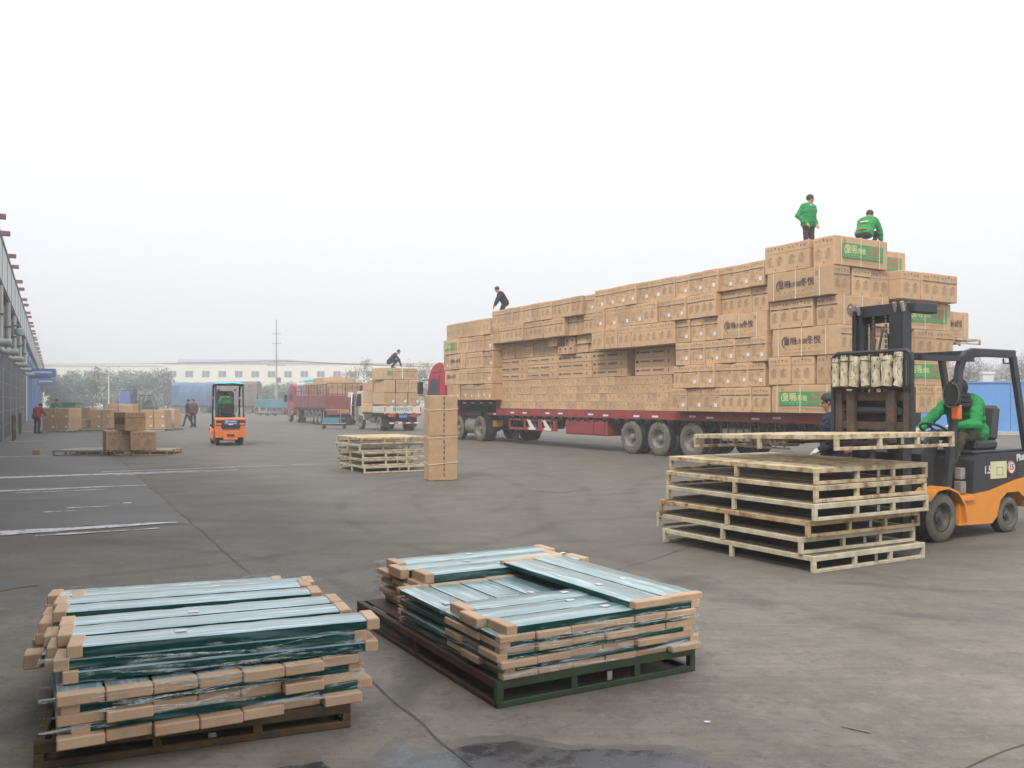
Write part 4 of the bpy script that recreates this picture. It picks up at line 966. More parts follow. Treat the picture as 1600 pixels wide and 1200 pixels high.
def pallet(label, loc, rz, W_=1.7, L_=2.2, h=.163, mk='cream_paint', bottom_long=False, nsl=9, seed=1, group=None, deckk=None, side=None, name='steel_pallet'):
    t = thing(name, label, 'pallet', loc, rz, group)
    for nm, me in pallet_parts(W_, L_, h, mk, bottom_long, nsl, seed, deckk, side): link(nm, me, t)
    return t
PA = R(30)
GP = 'cream steel pallets stacked beside the near forklift'
for i, (cx, cy, da, mk, lab) in enumerate(((2.87,8.44,.6,'pale_paint','pale steel pallet at the bottom of the near stack, jutting out furthest'),
        (2.78,8.54,-.6,'pale_paint','second pallet up in the near stack, pale and set back'),
        (2.83,8.48,.5,'rusty_paint','third pallet up in the near stack, orange with rust'),
        (2.88,8.44,-.4,'pale_paint','fourth pallet up in the near stack, pale with dark posts'),
        (2.92,8.52,.4,'cream_paint','fifth pallet up in the near stack, rusty edged'),
        (2.95,8.60,-.2,'cream_paint','topmost pallet of the near stack with open slats'))):
    pallet(lab, (cx,cy,i*.166+.001), PA+R(da), mk=mk, seed=1 if i == 5 else 7, nsl=8, group=GP, deckk=None if i == 5 else 'shaded_deck')  # lower decks take the painted-in shade, the top deck its own paint
pallet('cream steel pallet held up on the forks of the near forklift', (3.14,8.58,1.165), R(27.5), W_=1.74, L_=2.15, h=.158, mk='cream_paint', seed=2, nsl=8).rotation_euler = (R(-1.8), 0, R(27.5))
# stack in the middle distance
GM = 'timber-topped pallets stacked beside the tall carton'
for i, (dx, dy, da, mk) in enumerate(((.08,0,0,'pale_paint'),(.03,.1,1,'cream_paint'),(.03,.12,-1,'cream_paint'),(-.05,.2,.6,'pale_paint'),(.0,.1,-.5,'cream_paint'))):
    pallet(('pale pallet at the foot of the middle stack','second pallet up in the middle stack, rusty','third pallet up in the middle stack, yellowed','fourth pallet up in the middle stack, shifted left','topmost pallet of the middle stack with bright timber slats')[i],
           (-3.42+dx,20.05+dy*.5,i*.163+.001), R(29), W_=1.6, L_=1.75, h=.158, mk=mk, seed=3+(i == 4), group=GM, deckk='pine_board' if i == 4 else None, nsl=9)
    PALTOP = i
# far pallets
pallet('grey slatted pallet lying empty on the yard at left', (-13.72,26.5,.001), R(0), W_=1.48, L_=1.5, h=.17, mk='grey_board', deckk='grey_board', nsl=6, seed=5, name='timber_pallet')
pallet('pallet under three old brown cartons at left', (-12.02,26.75,.001), R(3), W_=1.6, L_=1.4, h=.15, mk='rusty_paint', deckk='grey_board', nsl=6, seed=6)

# ------------------------------------------------------------------ cartons standing about the yard
def yard_carton(x, y, z, w, h, d, rz, label, group, kind=None, matk='cardboard', stick=False, prn=None):
    o = link('carton', carton_body(w, h, d, h*.7 if kind == 'lid' else None, .006, .012, matk)); tag(o, label, 'carton', group)
    o.location = (x,y,z); o.rotation_euler = (0,0,rz)
    if stick: MB().bb((w*.22,-.02,h*.16),(w*.4,-.013,h*.34)).build('sticker', 'sticker_white', o)
    if prn:
        p = link('print', PRN[prn][int(x*10) % 3], o); p.scale = (w/.6,1,h/.64)
    return o
GO = 'old brown cartons on the nearest left pallet'
yard_carton(-11.84,26.72,.152,.70,.59,.62,R(33),'wide old carton at lower left of the three on a pallet',GO,None,'cardboard_old',prn='N')
yard_carton(-11.12,26.78,.152,.72,.57,.62,R(27),'lower right carton of the three old ones on a pallet',GO,None,'cardboard_old',prn='N')
o = yard_carton(-11.36,26.80,.745,.66,.56,.66,R(52),'old carton on top of the three with a dark logo side',GO,'lid','cardboard_old',prn='B')
mb = MB(); mesh_into(mb, T_MID, plane_T((-.337,.33,.27),(0,-1.6,0),(0,0,1.6))); mb.build('print','ink',o)
GB = 'sealed brown cartons on the far left pallets'
k = 0
def ystack(px0, px1, Y, rows, h, label, dep=.9, stick=True, z0=.15, rz=0):
    global k
    w = (px1-px0)/1387*Y; x = at((px0+px1)/2, Y)
    for r_ in range(rows):
        yard_carton(x+random.uniform(-.02,.02), Y, z0+r_*h, w-.02, h-.006, dep, rz+random.uniform(-.02,.02), label % (('lower','upper','top')[r_] if rows > 1 else 'single'), GB, 'lid', 'cardboard_old' if k % 3 == 0 else 'cardboard', stick)
    k += 1
FP = []
def fpallet(px0, px1, Y, label, dep=1.3):
    w = (px1-px0)/1387*Y
    pallet(label, (at(px0,Y)+0, Y-.12, .001), 0, W_=round(w,2), L_=dep, h=.145, mk='pale_paint', deckk='grey_board', nsl=5, seed=9, group='far pallets under brown cartons')
fpallet(57,106,45.6,'pallet under the cartons beside the red jacket')
ystack(66,87,45.6,2,.56,'%s sealed carton right beside the red jacket')
ystack(87,107,45.7,2,.56,'%s sealed carton second from the red jacket')
ystack(106,117,46.3,2,.55,'%s narrow sealed carton third from the red jacket',.8)
fpallet(107,166,47.6,'long pallet in the middle of the far carton row')
ystack(116,131,47.6,1,.5,'%s low carton in the gap of the far row',.8)
ystack(126.5,140.5,48.6,1,1.13,'%s tall carton behind the low one in the far row',.8)
ystack(141.2,158,47.7,2,.52,'%s carton right of the tall one in the far row')
ystack(158.4,172,47.7,2,.52,'%s carton behind the old logo carton in the far row')
fpallet(168,216,52,'pallet behind the old cartons, almost hidden')
ystack(165.5,185,52,2,.66,'%s plain carton at back, left of the dark forklift',.8,False)
ystack(185.4,208,52,2,.65,'%s plain carton at back, just below the blue load',.8,False)
fpallet(219,258,48.6,'pallet right of the old cartons in the far row')
ystack(219.5,240,48.6,2,.50,'%s carton of the right-hand far stack, its left column')
ystack(240.4,258,48.6,2,.50,'%s carton of the right-hand far stack, its right column')
fpallet(257,274,50,'short pallet at the right end of the far row')
ystack(257.5,273,50,1,1.03,'%s tall carton closing the far row at right',.9)
o = yard_carton(-21.55,40.1,.001,.30,.2,.25,R(10),'small broken carton lying alone on the yard at left',None,None,'cardboard_old'); o.location = (at(56,27.2),27.2,.001); o.scale = (.7,.7,.7)
# tall strapped carton
t = link('carton', carton_body(.60,1.755,.44,None,.006,.012,'cardboard')); tag(t, 'tall upright carton with three white straps standing alone mid-yard', 'carton')
t.location = (-1.41,18.32,.001); t.rotation_euler = (0,0,R(20))
mb = MB(); rnd = random.Random(2)
for i in range(15):
    z = .1+i*.113
    for j in range(3): q(mb, .005+rnd.uniform(-.004,.004), z+j*.022, .026, .016, -.014)
for x0 in (-.22,-.08,.1,.2): lines(mb, x0, x0+.09, .905, .915, 1, rnd, 1)
mb.build('print', ['ink','ink_soft'], t)
MB().bb((-.30,-.0105,.93),(.30,-.0075,.936)).build('flap_seam', 'ink_soft', t)
for z, s in ((.33,.03),(.88,.0),(1.45,.01)):
    mb = MB(); mb.beam((-.305,-.012,z),(.305,-.012,z+.02+s),.005,.013); mb.beam((-.304,-.012,z),(-.304,.45,z+.04),.005,.013); mb.beam((.305,-.012,z+.02+s),(.305,.45,z+.04),.005,.013); mb.build('strap','strap_white',t)

# ------------------------------------------------------------------ film-wrapped steel panels on the two near pallets
def film_steel():
    m = bpy.data.materials.new('wrapped_steel'); m.use_nodes = True; t = m.node_tree; L = t.links.new; b = t.nodes['Principled BSDF']
    tc = _n(t,'ShaderNodeTexCoord'); oi = _n(t,'ShaderNodeObjectInfo'); cb = _n(t,'ShaderNodeCombineXYZ')
    for k in range(3): L(oi.outputs['Random'], cb.inputs[k])
    ad = _n(t,'ShaderNodeVectorMath',operation='MULTIPLY_ADD'); L(cb.outputs[0],ad.inputs[0]); ad.inputs[1].default_value=(31,47,23); L(tc.outputs['Object'],ad.inputs[2])
    def ns(scale, st, det=7, ro=.65):
        mp = _n(t,'ShaderNodeMapping'); mp.inputs['Scale'].default_value = st; L(ad.outputs[0],mp.inputs['Vector'])
        n = _n(t,'ShaderNodeTexNoise'); n.inputs['Scale'].default_value = scale; n.inputs['Detail'].default_value = det; n.inputs['Roughness'].default_value = ro
        n.inputs['Distortion'].default_value = .4; L(mp.outputs[0],n.inputs['Vector']); return n.outputs[0]
    def rg(x,a,b_,c=0,d=1):
        n = _n(t,'ShaderNodeMapRange'); L(x,n.inputs[0])
        for i,v in enumerate((a,b_,c,d)): n.inputs[i+1].default_value=v
        return n.outputs[0]
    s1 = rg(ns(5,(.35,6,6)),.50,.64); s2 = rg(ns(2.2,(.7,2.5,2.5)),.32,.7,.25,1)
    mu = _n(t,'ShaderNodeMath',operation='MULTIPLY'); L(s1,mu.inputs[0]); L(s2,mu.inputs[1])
    # upper face paler: whitish film with sky sheen painted into the colour, sides darker
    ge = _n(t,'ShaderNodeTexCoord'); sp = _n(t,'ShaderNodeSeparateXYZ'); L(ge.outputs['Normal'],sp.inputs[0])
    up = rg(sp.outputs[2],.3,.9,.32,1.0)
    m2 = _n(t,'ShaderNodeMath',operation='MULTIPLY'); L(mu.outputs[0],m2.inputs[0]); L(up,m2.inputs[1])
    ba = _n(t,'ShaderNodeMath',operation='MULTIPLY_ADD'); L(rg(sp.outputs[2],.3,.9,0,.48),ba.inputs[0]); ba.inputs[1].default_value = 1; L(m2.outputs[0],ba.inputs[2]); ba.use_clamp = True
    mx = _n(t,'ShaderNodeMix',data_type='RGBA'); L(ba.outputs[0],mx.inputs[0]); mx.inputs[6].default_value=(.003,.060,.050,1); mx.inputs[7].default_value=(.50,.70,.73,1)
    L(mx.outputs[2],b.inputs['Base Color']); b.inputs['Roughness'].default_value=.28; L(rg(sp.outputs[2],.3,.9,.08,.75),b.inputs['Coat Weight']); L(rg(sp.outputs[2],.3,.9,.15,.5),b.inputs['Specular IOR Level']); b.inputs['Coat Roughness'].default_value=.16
    bp = _n(t,'ShaderNodeBump'); bp.inputs['Strength'].default_value=.5; bp.inputs['Distance'].default_value=.01; L(ns(7,(.35,4,4)),bp.inputs['Height']); L(bp.outputs[0],b.inputs['Normal']); L(bp.outputs[0],b.inputs['Coat Normal'])
    return m
M['film_steel'] = film_steel()
def film():
    m = bpy.data.materials.new('stretch_film'); m.use_nodes = True; t = m.node_tree; L = t.links.new; t.nodes.clear()
    out = _n(t,'ShaderNodeOutputMaterial'); tr = _n(t,'ShaderNodeBsdfTransparent'); pr = _n(t,'ShaderNodeBsdfPrincipled'); mx = _n(t,'ShaderNodeMixShader')
    pr.inputs['Base Color'].default_value=(.72,.78,.78,1); pr.inputs['Roughness'].default_value=.14
    tc = _n(t,'ShaderNodeTexCoord')
    def ns(sc,st):
        mp = _n(t,'ShaderNodeMapping'); mp.inputs['Scale'].default_value = st; mp.inputs['Rotation'].default_value=(.1,.12,.2); L(tc.outputs['Object'],mp.inputs['Vector'])
        n = _n(t,'ShaderNodeTexNoise'); n.inputs['Scale'].default_value=sc; n.inputs['Detail'].default_value=6; n.inputs['Roughness'].default_value=.7; n.inputs['Distortion'].default_value=.8; L(mp.outputs[0],n.inputs['Vector']); return n.outputs[0]
    r1 = _n(t,'ShaderNodeMapRange'); L(ns(6,(.5,.5,5)),r1.inputs[0]); r1.inputs[1].default_value=.52; r1.inputs[2].default_value=.66; r1.inputs[3].default_value=.0; r1.inputs[4].default_value=.75
    L(r1.outputs[0],mx.inputs[0]); L(tr.outputs[0],mx.inputs[1]); L(pr.outputs[0],mx.inputs[2]); L(mx.outputs[0],out.inputs[0])
    bp = _n(t,'ShaderNodeBump'); bp.inputs['Strength'].default_value=.7; bp.inputs['Distance'].default_value=.02; L(ns(9,(.6,.6,5)),bp.inputs['Height']); L(bp.outputs[0],pr.inputs['Normal'])
    return m
M['film'] = film()
_bm = {}
def bundle_meshes(l, w, h, cap, seed=0):
    key = (l, w, h, cap, seed)
    if key in _bm: return _bm[key]
    rnd = random.Random(seed)
    core = MB(); n = 14; vs = []; fs = []                          # long bar, top slightly uneven where the film lies loose
    for i in range(n+1):
        x = cap*.5+(l-cap)*i/n
        z = h+.004*noise.noise(Vector((i*.7+seed*3,1,2))); b_ = .004*noise.noise(Vector((i*.9+seed*5,4,2)))
        vs += [(x,-w/2+.004+b_,0.003),(x,-w/2+.004+b_,h*.92),(x,-w/2+.012,z),(x,0,z+.002),(x,w/2-.012,z),(x,w/2-.004,h*.92),(x,w/2-.004,.003)]
        if i:
            for k in range(7): fs.append(((i-1)*7+k,(i-1)*7+(k+1)%7,i*7+(k+1)%7,i*7+k))
    fs += [(0,1,2,3,4,5,6),tuple(n*7+k for k in range(7))[::-1]]
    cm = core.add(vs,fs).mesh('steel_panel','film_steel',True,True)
    capm = MB().box((cap/2,0,h/2+.002),(cap,w,h+.008),0,None,.005).mesh('end_cap','cardboard_new')
    st = MB().bb((l*.42,-.028,h+.0035),(l*.42+.055,.012,h+.0065)).mesh('sticker','sticker_white')
    _bm[key] = (cm,capm,st); return _bm[key]
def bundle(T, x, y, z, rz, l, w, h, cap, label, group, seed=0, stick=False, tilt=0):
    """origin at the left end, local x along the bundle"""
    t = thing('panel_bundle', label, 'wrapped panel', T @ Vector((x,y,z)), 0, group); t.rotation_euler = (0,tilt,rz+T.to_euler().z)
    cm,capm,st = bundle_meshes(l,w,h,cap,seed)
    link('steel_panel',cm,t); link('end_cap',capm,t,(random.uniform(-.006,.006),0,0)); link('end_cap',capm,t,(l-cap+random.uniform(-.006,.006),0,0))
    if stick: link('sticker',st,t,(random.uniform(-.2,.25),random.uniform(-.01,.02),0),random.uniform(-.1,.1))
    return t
# --- centre pallet
CP = Matrix.Translation((-.08,4.74,0)) @ Matrix.Rotation(R(29.5),4,'Z')
pallet('green and brown steel pallet under the square stack of wrapped panels', (-.08,4.74,.001), R(29.5), W_=1.38, L_=2.2, h=.150, mk='green_steel', side='brown_steel', deckk='brown_steel', bottom_long=True, nsl=7, seed=11)
GC = 'film-wrapped green steel panels on the centre pallet'
rnd = random.Random(5)
P_ = .0335; Z0 = .153
CN = ['bottom','second','third','fourth','fifth','sixth','seventh','eighth','top']
for li in range(8):
    z = Z0+li*P_
    if li % 2 == 0:                                             # along the long side: cap ends make the row of blocks in front
        sh = rnd.uniform(-.015,.02); n = 6
        for i in range(n):
            x = .02+sh+.226*(i+.5); l = 1.46
            bundle(CP, x, rnd.uniform(-.05,.0), z, math.pi/2, l, .222, .031, .055, 'wrapped panel with cap end facing front, %s from left, %s layer' % (ORD[i+1], CN[li]), GC, i % 2, li == 6)
    else:                                                       # across: dark green edge between the blocks
        for i in range(3):
            bundle(CP, .02+rnd.uniform(-.03,.03), .10+.225*i, z, 0, 1.36, .22, .031 if li < 7 else .046, .07, 'wrapped panel lying crosswise, %s from the front, %s layer of the centre pallet' % (ORD[i+1], CN[li]), GC, i % 2, li == 7)
    for i in range(3):                                          # far group
        bundle(CP, .19+rnd.uniform(-.05,.05), 1.56+.24*i, z, 0, 1.36, .232, .031 if li < 7 else .060, .07, 'wrapped panel at the back group, %s from front, %s layer of centre pallet' % (ORD[i+1], CN[li]), GC, i % 2, li == 7)
for i in range(2):
    bundle(CP, 1.03+.27*i, -.03+.02*i, Z0+8*P_+.015, math.pi/2+R(1), 1.60, .264, .036, .06, ('left','right')[i]+' one of two wrapped panels laid lengthwise on top of the centre stack', GC, i, True)
# --- left pallet
LP = Matrix.Translation((-2.13,3.95,0)) @ Matrix.Rotation(R(22),4,'Z')
pallet('rusty dark steel pallet under the long stack of wrapped panels', (-2.13,3.95,.001), R(22), W_=1.42, L_=2.2, h=.122, mk='yellow_steel', side='yellow_steel', deckk='brown_steel', bottom_long=True, nsl=7, seed=12)
GL = 'film-wrapped green steel panels on the left pallet'
LB = LP @ Matrix.Translation((.10,-.12,0)) @ Matrix.Rotation(R(6.5),4,'Z')
for li, (z, kind) in enumerate(((.125,'V'),(.171,'U'),(.218,'V'),(.264,'U'),(.311,'V'))):
    if kind == 'V':
        for i in range(7):
            x = .0+.198*(i+.5)
            bundle(LB, x, rnd.uniform(-.05,.03), z, math.pi/2, 1.5, .194, .042, .07, 'wrapped panel with block end in front, %s from left, %s row of left pallet' % (ORD[i+1], ('bottom','','middle','','top')[li]), GL, i % 2)
    else:
        for i in range(6):
            bundle(LB, .04+rnd.uniform(-.03,.03), .12+.26*i, z, 0, 1.40, .2, .043, .08, 'thin wrapped panel crosswise, %s from the front, %s thin layer of left pallet' % (ORD[i+1], ('','lower','','upper')[li]), GL, i % 2)
US = [(.14,.15,2,0),(.07,.39,2,0),(.05,.60,1,1),(.0,.92,1,-1),(-.02,1.14,2,-1),(.04,1.42,2,-2),(-.1,1.80,0,-3)]
for i, (x, y, top, a) in enumerate(US):
    n = 3 if i < 6 else 2
    for j in range(n):
        ztop = .363+j*.054
        if i >= 5: ztop -= .03
        xx = x+rnd.uniform(-.10,-.02)*(j < n-1)
        lab = 'wrapped bundle, %s from the front, %s of its pile on the left pallet' % (ORD[i+1], ('lowest','middle','topmost')[j] if n == 3 else ('lower','topmost')[j])
        bundle(LP, xx+rnd.uniform(-.01,.01), y+rnd.uniform(-.01,.01)-(.0 if j == n-1 else rnd.uniform(-.03,.01)), ztop, R(a+rnd.uniform(-.4,.4)), 1.42+.03*(i == 0), .2, .050, .068, lab, GL, (i+j) % 2, j == n-1 and i in (0,2,5))
for i, (x, y, z) in enumerate(((-.11,.95,.375),(-.10,1.28,.375),(-.12,.62,.38))):
    bundle(LP, x, y+.1, z+.0005 if False else z-.10, R(rnd.uniform(-4,4)), .5, .13, .07, .085, 'short wrapped stub sticking out on the left side, %s' % ('middle one','rear one','front one')[i], 'short wrapped stubs on the left side', i % 2)
MB().tube([(0,0,0),(.03,.01,.05),(.09,.0,.06),(.12,-.02,.02),(.1,-.03,-.02)],.016,6).build('film_tail','film',None,True,loc=LP @ Vector((1.36,1.12,.50)))
tag(bpy.data.objects['film_tail'], 'twisted loop of clear film at the right end of the left stack', 'plastic film')
def wrap(T, x0, x1, y0, y1, z0, z1, label, seed):
    """loose stretch film hanging round the sides"""
    mb = MB(); per = []; n = 26
    cs = [(x0,y0),(x1,y0),(x1,y1),(x0,y1)]
    for i in range(4):
        a, b = Vector((*cs[i],0)), Vector((*cs[(i+1)%4],0)); nn = (b-a).cross(Vector((0,0,1))).normalized()
        for k in range(n): per.append((a.lerp(b,k/n), nn))
    vs = []; fs = []; R_ = 7; N = len(per)
    for j in range(R_+1):
        for i,(p,nn) in enumerate(per):
            f = j/R_; z = z0+(z1-z0)*f
            q_ = p+nn*(.012+.022*noise.noise(Vector((i*.35,j*.9,seed)))); z += .012*noise.noise(Vector((i*.21,j*.5,seed+9)))
            vs.append((q_.x,q_.y,z))
    for j in range(R_):
        for i in range(N): fs.append((j*N+i,j*N+(i+1)%N,(j+1)*N+(i+1)%N,(j+1)*N+i))
    mb.add(vs,fs); o = mb.build('stretch_film','film',None,True); o.matrix_world = T; tag(o,label,'plastic film'); return o
wrap(CP, .0, 1.345, -.065, .70, .18, .425, 'clear stretch film round the front of the centre panel stack', 1)
wrap(CP, .17, 1.42, .71, 2.27, .17, .42, 'clear stretch film round the rear half of the centre panel stack', 3)
wrap(LP, .03, 1.46, -.08, 1.62, .19, .515, 'clear stretch film round the sides of the left panel stack', 5)

def strand(T, pts, w, label_parent, seed):
    rnd = random.Random(seed); mb = MB(); vs=[]; fs=[]; P=[]
    for i in range(len(pts)-1):
        a, b = Vector(pts[i]), Vector(pts[i+1])
        P += [a.lerp(b,k/14) for k in range(14)]
    for i,p in enumerate(P):
        ww = w*(.35+1.1*abs(noise.noise(Vector((i*.23,seed,0))))); dz = .010*noise.noise(Vector((i*.15,seed,3)))
        out = .004*noise.noise(Vector((i*.4,seed,7)))
        vs += [(p.x,p.y-out,p.z+dz-ww/2),(p.x,p.y-out-.003,p.z+dz),(p.x,p.y+out,p.z+dz+ww/2)]
        if i: fs += [((i-1)*3,i*3,i*3+1,(i-1)*3+1),((i-1)*3+1,i*3+1,i*3+2,(i-1)*3+2)]
    o = mb.add(vs,fs).build('film_strand','film_white',label_parent,True); return o
fm_ = bpy.data.materials.new('film_white'); fm_.use_nodes = True; M['film_white'] = fm_
_t = fm_.node_tree; _p = _t.nodes['Principled BSDF']; _p.inputs['Base Color'].default_value = (.72,.78,.78,1); _p.inputs['Roughness'].default_value = .18
_x = _n(_t,'ShaderNodeMixShader'); _tr = _n(_t,'ShaderNodeBsdfTransparent'); _nn = _n(_t,'ShaderNodeTexNoise'); _nn.inputs['Scale'].default_value = 16; _nn.inputs['Detail'].default_value = 7; _nn.inputs['Roughness'].default_value = .75
_tc = _n(_t,'ShaderNodeTexCoord'); _t.links.new(_tc.outputs['Object'],_nn.inputs['Vector']); _r = _n(_t,'ShaderNodeMapRange'); _r.inputs[1].default_value = .38; _r.inputs[2].default_value = .66; _r.inputs[4].default_value = .75; _t.links.new(_nn.outputs[0],_r.inputs[0])
_t.links.new(_r.outputs[0],_x.inputs[0]); _t.links.new(_tr.outputs[0],_x.inputs[1]); _t.links.new(_p.outputs[0],_x.inputs[2]); _t.links.new(_x.outputs[0],_t.nodes['Material Output'].inputs[0])
FW = [o for o in bpy.data.objects if o.name.startswith('stretch_film')]
fwl = [o for o in FW if 'left panel' in o['label']][0]; fwc = [o for o in FW if 'front of the centre' in o['label']][0]
rs = random.Random(8)
for k in range(15):
    za = rs.uniform(.20,.50); zb = za+rs.uniform(-.05,.07); y = -.155 if za < .36 else .02
    x0 = rs.uniform(.16,.6); x1 = min(1.48, x0+rs.uniform(.5,1.1))
    strand(None, [(x0,y+.11*x0*(za<.36),za),((x0+x1)/2,y-.004+.11*(x0+x1)/2*(za<.36),(za+zb)/2-.006),(x1,y+.11*x1*(za<.36),zb)], rs.uniform(.006,.018), fwl, k)
for k in range(12):
    za = rs.uniform(.20,.42); zb = za+rs.uniform(-.04,.04); x0 = rs.uniform(.02,.6); x1 = min(1.36,x0+rs.uniform(.3,.9))
    strand(None, [(x0,-.068,za),((x0+x1)/2,-.072,(za+zb)/2-.004),(x1,-.068,zb)], rs.uniform(.005,.012), fwc, 40+k)
# ------------------------------------------------------------------ people: one continuous body each
def _capsule(mb, a, b, ra, rb, n=10):
    a, b = Vector(a), Vector(b); d = b-a
    if d.length < 1e-4: d = Vector((0,0,1e-3)); b = a+d
    d.normalize(); pts = []; rs = []
    for k in range(4):
        t = math.pi/2*(1-k/3.0)*.97; pts.append(a-d*math.sin(t)*ra); rs.append(math.cos(t)*ra)
    for k in range(4):
        t = math.pi/2*k/3.0*.97; pts.append(b+d*math.sin(t)*rb); rs.append(math.cos(t)*rb)
    mb.tube(pts, rs, n)
def _dist(p, a, b, ra, rb):
    ab = b-a; t = max(0, min(1, (p-a).dot(ab)/max(ab.length_squared,1e-9))); return (p-a-ab*t).length-(ra+(rb-ra)*t)
def person(label, loc, rz, J, top, legs, bulk=1.13, voxel=.015, glove=None, group=None, hood=None, hairless=False):
    """J: joints in metres, x forward, y left, z up"""
    V = Vector; prim = []
    def c(a, b, ra, rb, reg): prim.append((V(a), V(b), ra, rb, reg))
    P, N, H = V(J['pelvis']), V(J['neck']), V(J['head']); ly = V(J.get('lat', (0,1,0))).normalized(); sp = N-P
    fwd = ly.cross(sp).normalized()
    for f, hw, r_, fo in ((.04,.085,.135,.0),(.22,.075,.132,.005),(.42,.085,.132,.008),(.62,.105,.128,.008),(.78,.125,.112,.0),(.9,.115,.085,-.01)):
        p = P+sp*f+fwd*fo; c(p-ly*hw, p+ly*hw, r_*bulk, r_*bulk, 'top')
    c(P-ly*.085-sp.normalized()*.05, P+ly*.085-sp.normalized()*.05, .122, .122, 'legs')
    hd = V(J.get('face', (1,0,0))).normalized(); up = V(J.get('crown', (0,0,1))); up = (up-hd*up.dot(hd)).normalized(); hl = up.cross(hd)
    c(N-sp.normalized()*.03, H-up*.07-hd*.01, .062, .052, 'skin')
    c(N-sp.normalized()*.055, N-sp.normalized()*.02, .082, .074, 'top')                     # collar
    c(H+up*.035-hd*.022, H+up*.035+hd*.02, .083, .078, 'skin'); c(H-up*.035+hd*.02, H-up*.04+hd*.03, .064, .058, 'skin')
    c(H-up*.085+hd*.045, H-up*.088+hd*.055, .034, .030, 'skin')                             # chin
    c(H+up*.01+hd*.088, H-up*.028+hd*.108, .010, .015, 'skin')                              # nose
    c(H+up*.03+hd*.07-hl*.04, H+up*.03+hd*.07+hl*.04, .022, .022, 'skin')                   # brow
    for sg in (-1,1): c(H+hl*sg*.080+up*.012, H+hl*sg*.083-up*.025, .013, .010, 'skin')
    for s, sg in (('l',1),('r',-1)):
        S = V(J['sh'+s]); Eb = V(J['el'+s]); Wr = V(J['wr'+s]); hand = V(J.get('hd'+s, Wr+(Wr-Eb).normalized()*.09))
        c(S, Eb, .072*bulk, .062*bulk, 'top'); c(Eb, Wr, .063*bulk, .046*bulk, 'top'); c(P+sp*.86+ly*sg*.1, S, .08, .07, 'top')
        hdir = (hand-Wr).normalized(); side_ = hdir.cross(V((0,0,1)))
        side_ = V((0,1,0)) if side_.length < .2 else side_.normalized(); nrm = hdir.cross(side_)
        hr = 'glove' if glove else 'skin'
        c(Wr, hand-hdir*.03, .034, .040, hr)
        for i, (o, l) in enumerate(((-.033,.075),(-.011,.088),(.011,.083),(.033,.065))):       # fingers, curled
            b0 = hand+side_*o; m_ = b0+hdir*l*.5; e = m_+hdir*l*.3+nrm*.03
            c(b0-hdir*.02, m_, .0115, .0105, hr); c(m_, e, .0105, .009, hr)
        c(Wr+hdir*.02-side_*.025, hand-side_*.055+nrm*.015, .014, .011, hr)
        Hp = V(J['hp'+s]); K = V(J['kn'+s]); A = V(J['an'+s]); T_ = V(J.get('to'+s, A+V((.17,0,-.05))))
        c(Hp, K, .095, .068, 'legs'); c(K, A, .066, .052, 'legs'); c(P-sp*.04+ly*sg*.05, Hp, .11, .1, 'legs')
        heel = A+V((-.03,0,-.045)); c(heel, T_, .043, .036, 'shoe'); c(A, heel, .045, .042, 'shoe')
    mb = MB()
    for a, b, ra, rb, _ in prim: _capsule(mb, a, b, ra, rb)
    me = mb.mesh('person', [top])
    o = bpy.data.objects.new('tmp', me); COL.objects.link(o)
    md = o.modifiers.new('remesh', 'REMESH'); md.mode = 'VOXEL'; md.voxel_size = voxel
    sm = o.modifiers.new('smooth', 'SMOOTH'); sm.factor = .5; sm.iterations = 3
    dg = bpy.context.evaluated_depsgraph_get(); me2 = bpy.data.meshes.new_from_object(o.evaluated_get(dg)); bpy.data.objects.remove(o)
    me2.materials.clear(); regs = ['top','legs','skin','shoe','glove']
    for r_ in (top, legs, 'skin', 'shoe', glove or 'skin'): me2.materials.append(M[r_])
    ids = []
    for p in me2.polygons:
        best = min(prim, key=lambda t: _dist(p.center, t[0], t[1], t[2], t[3])); ids.append(regs.index(best[4]))
    me2.polygons.foreach_set('material_index', ids)
    wrk = [False]*len(me2.vertices)                                                          # folds in the clothes
    for p, i in zip(me2.polygons, ids):
        if i < 2:
            for v in p.vertices: wrk[v] = True
    nv = [v.normal.copy() for v in me2.vertices]
    for v, n_ in zip(me2.vertices, nv):
        if wrk[v.index]: v.co += n_*(.016*noise.noise(v.co*V((8,8,17)))+.008*noise.noise(v.co*V((22,22,34))))
    me2.shade_smooth(); me2.name = 'person'
    t = link('person', me2, None, loc, rz); tag(t, label, 'person', group)
    if not hairless:
        hb_ = MB(); vs = []; fs = []; n = 16; rows = 9
        for i in range(rows+1):
            ph = math.pi*.72*i/rows
            for k in range(n):
                a = 2*math.pi*k/n; ca = math.cos(a)
                pm = ph*(1-.40*max(0,ca)**1.0)                                               # fringe ends above the brow
                d = hd*(math.sin(pm)*ca*.104)+hl*(math.sin(pm)*math.sin(a)*.092)+up*(math.cos(pm)*.098)
                d *= 1+.05*noise.noise(d*40)
                vs.append(H+up*.036-hd*.008+d)
        for i in range(rows):
            for k in range(n): fs.append((i*n+k,(i+1)*n+k,(i+1)*n+(k+1)%n,i*n+(k+1)%n))
        hb_.add(vs,fs).build('hair','hair',t,True)
    for sg in (-1,1): MB().sphere(H+up*.012+hd*.084+hl*sg*.033,(.008,.012,.007),8).build('eye','eye_dark',t,True)
    return t
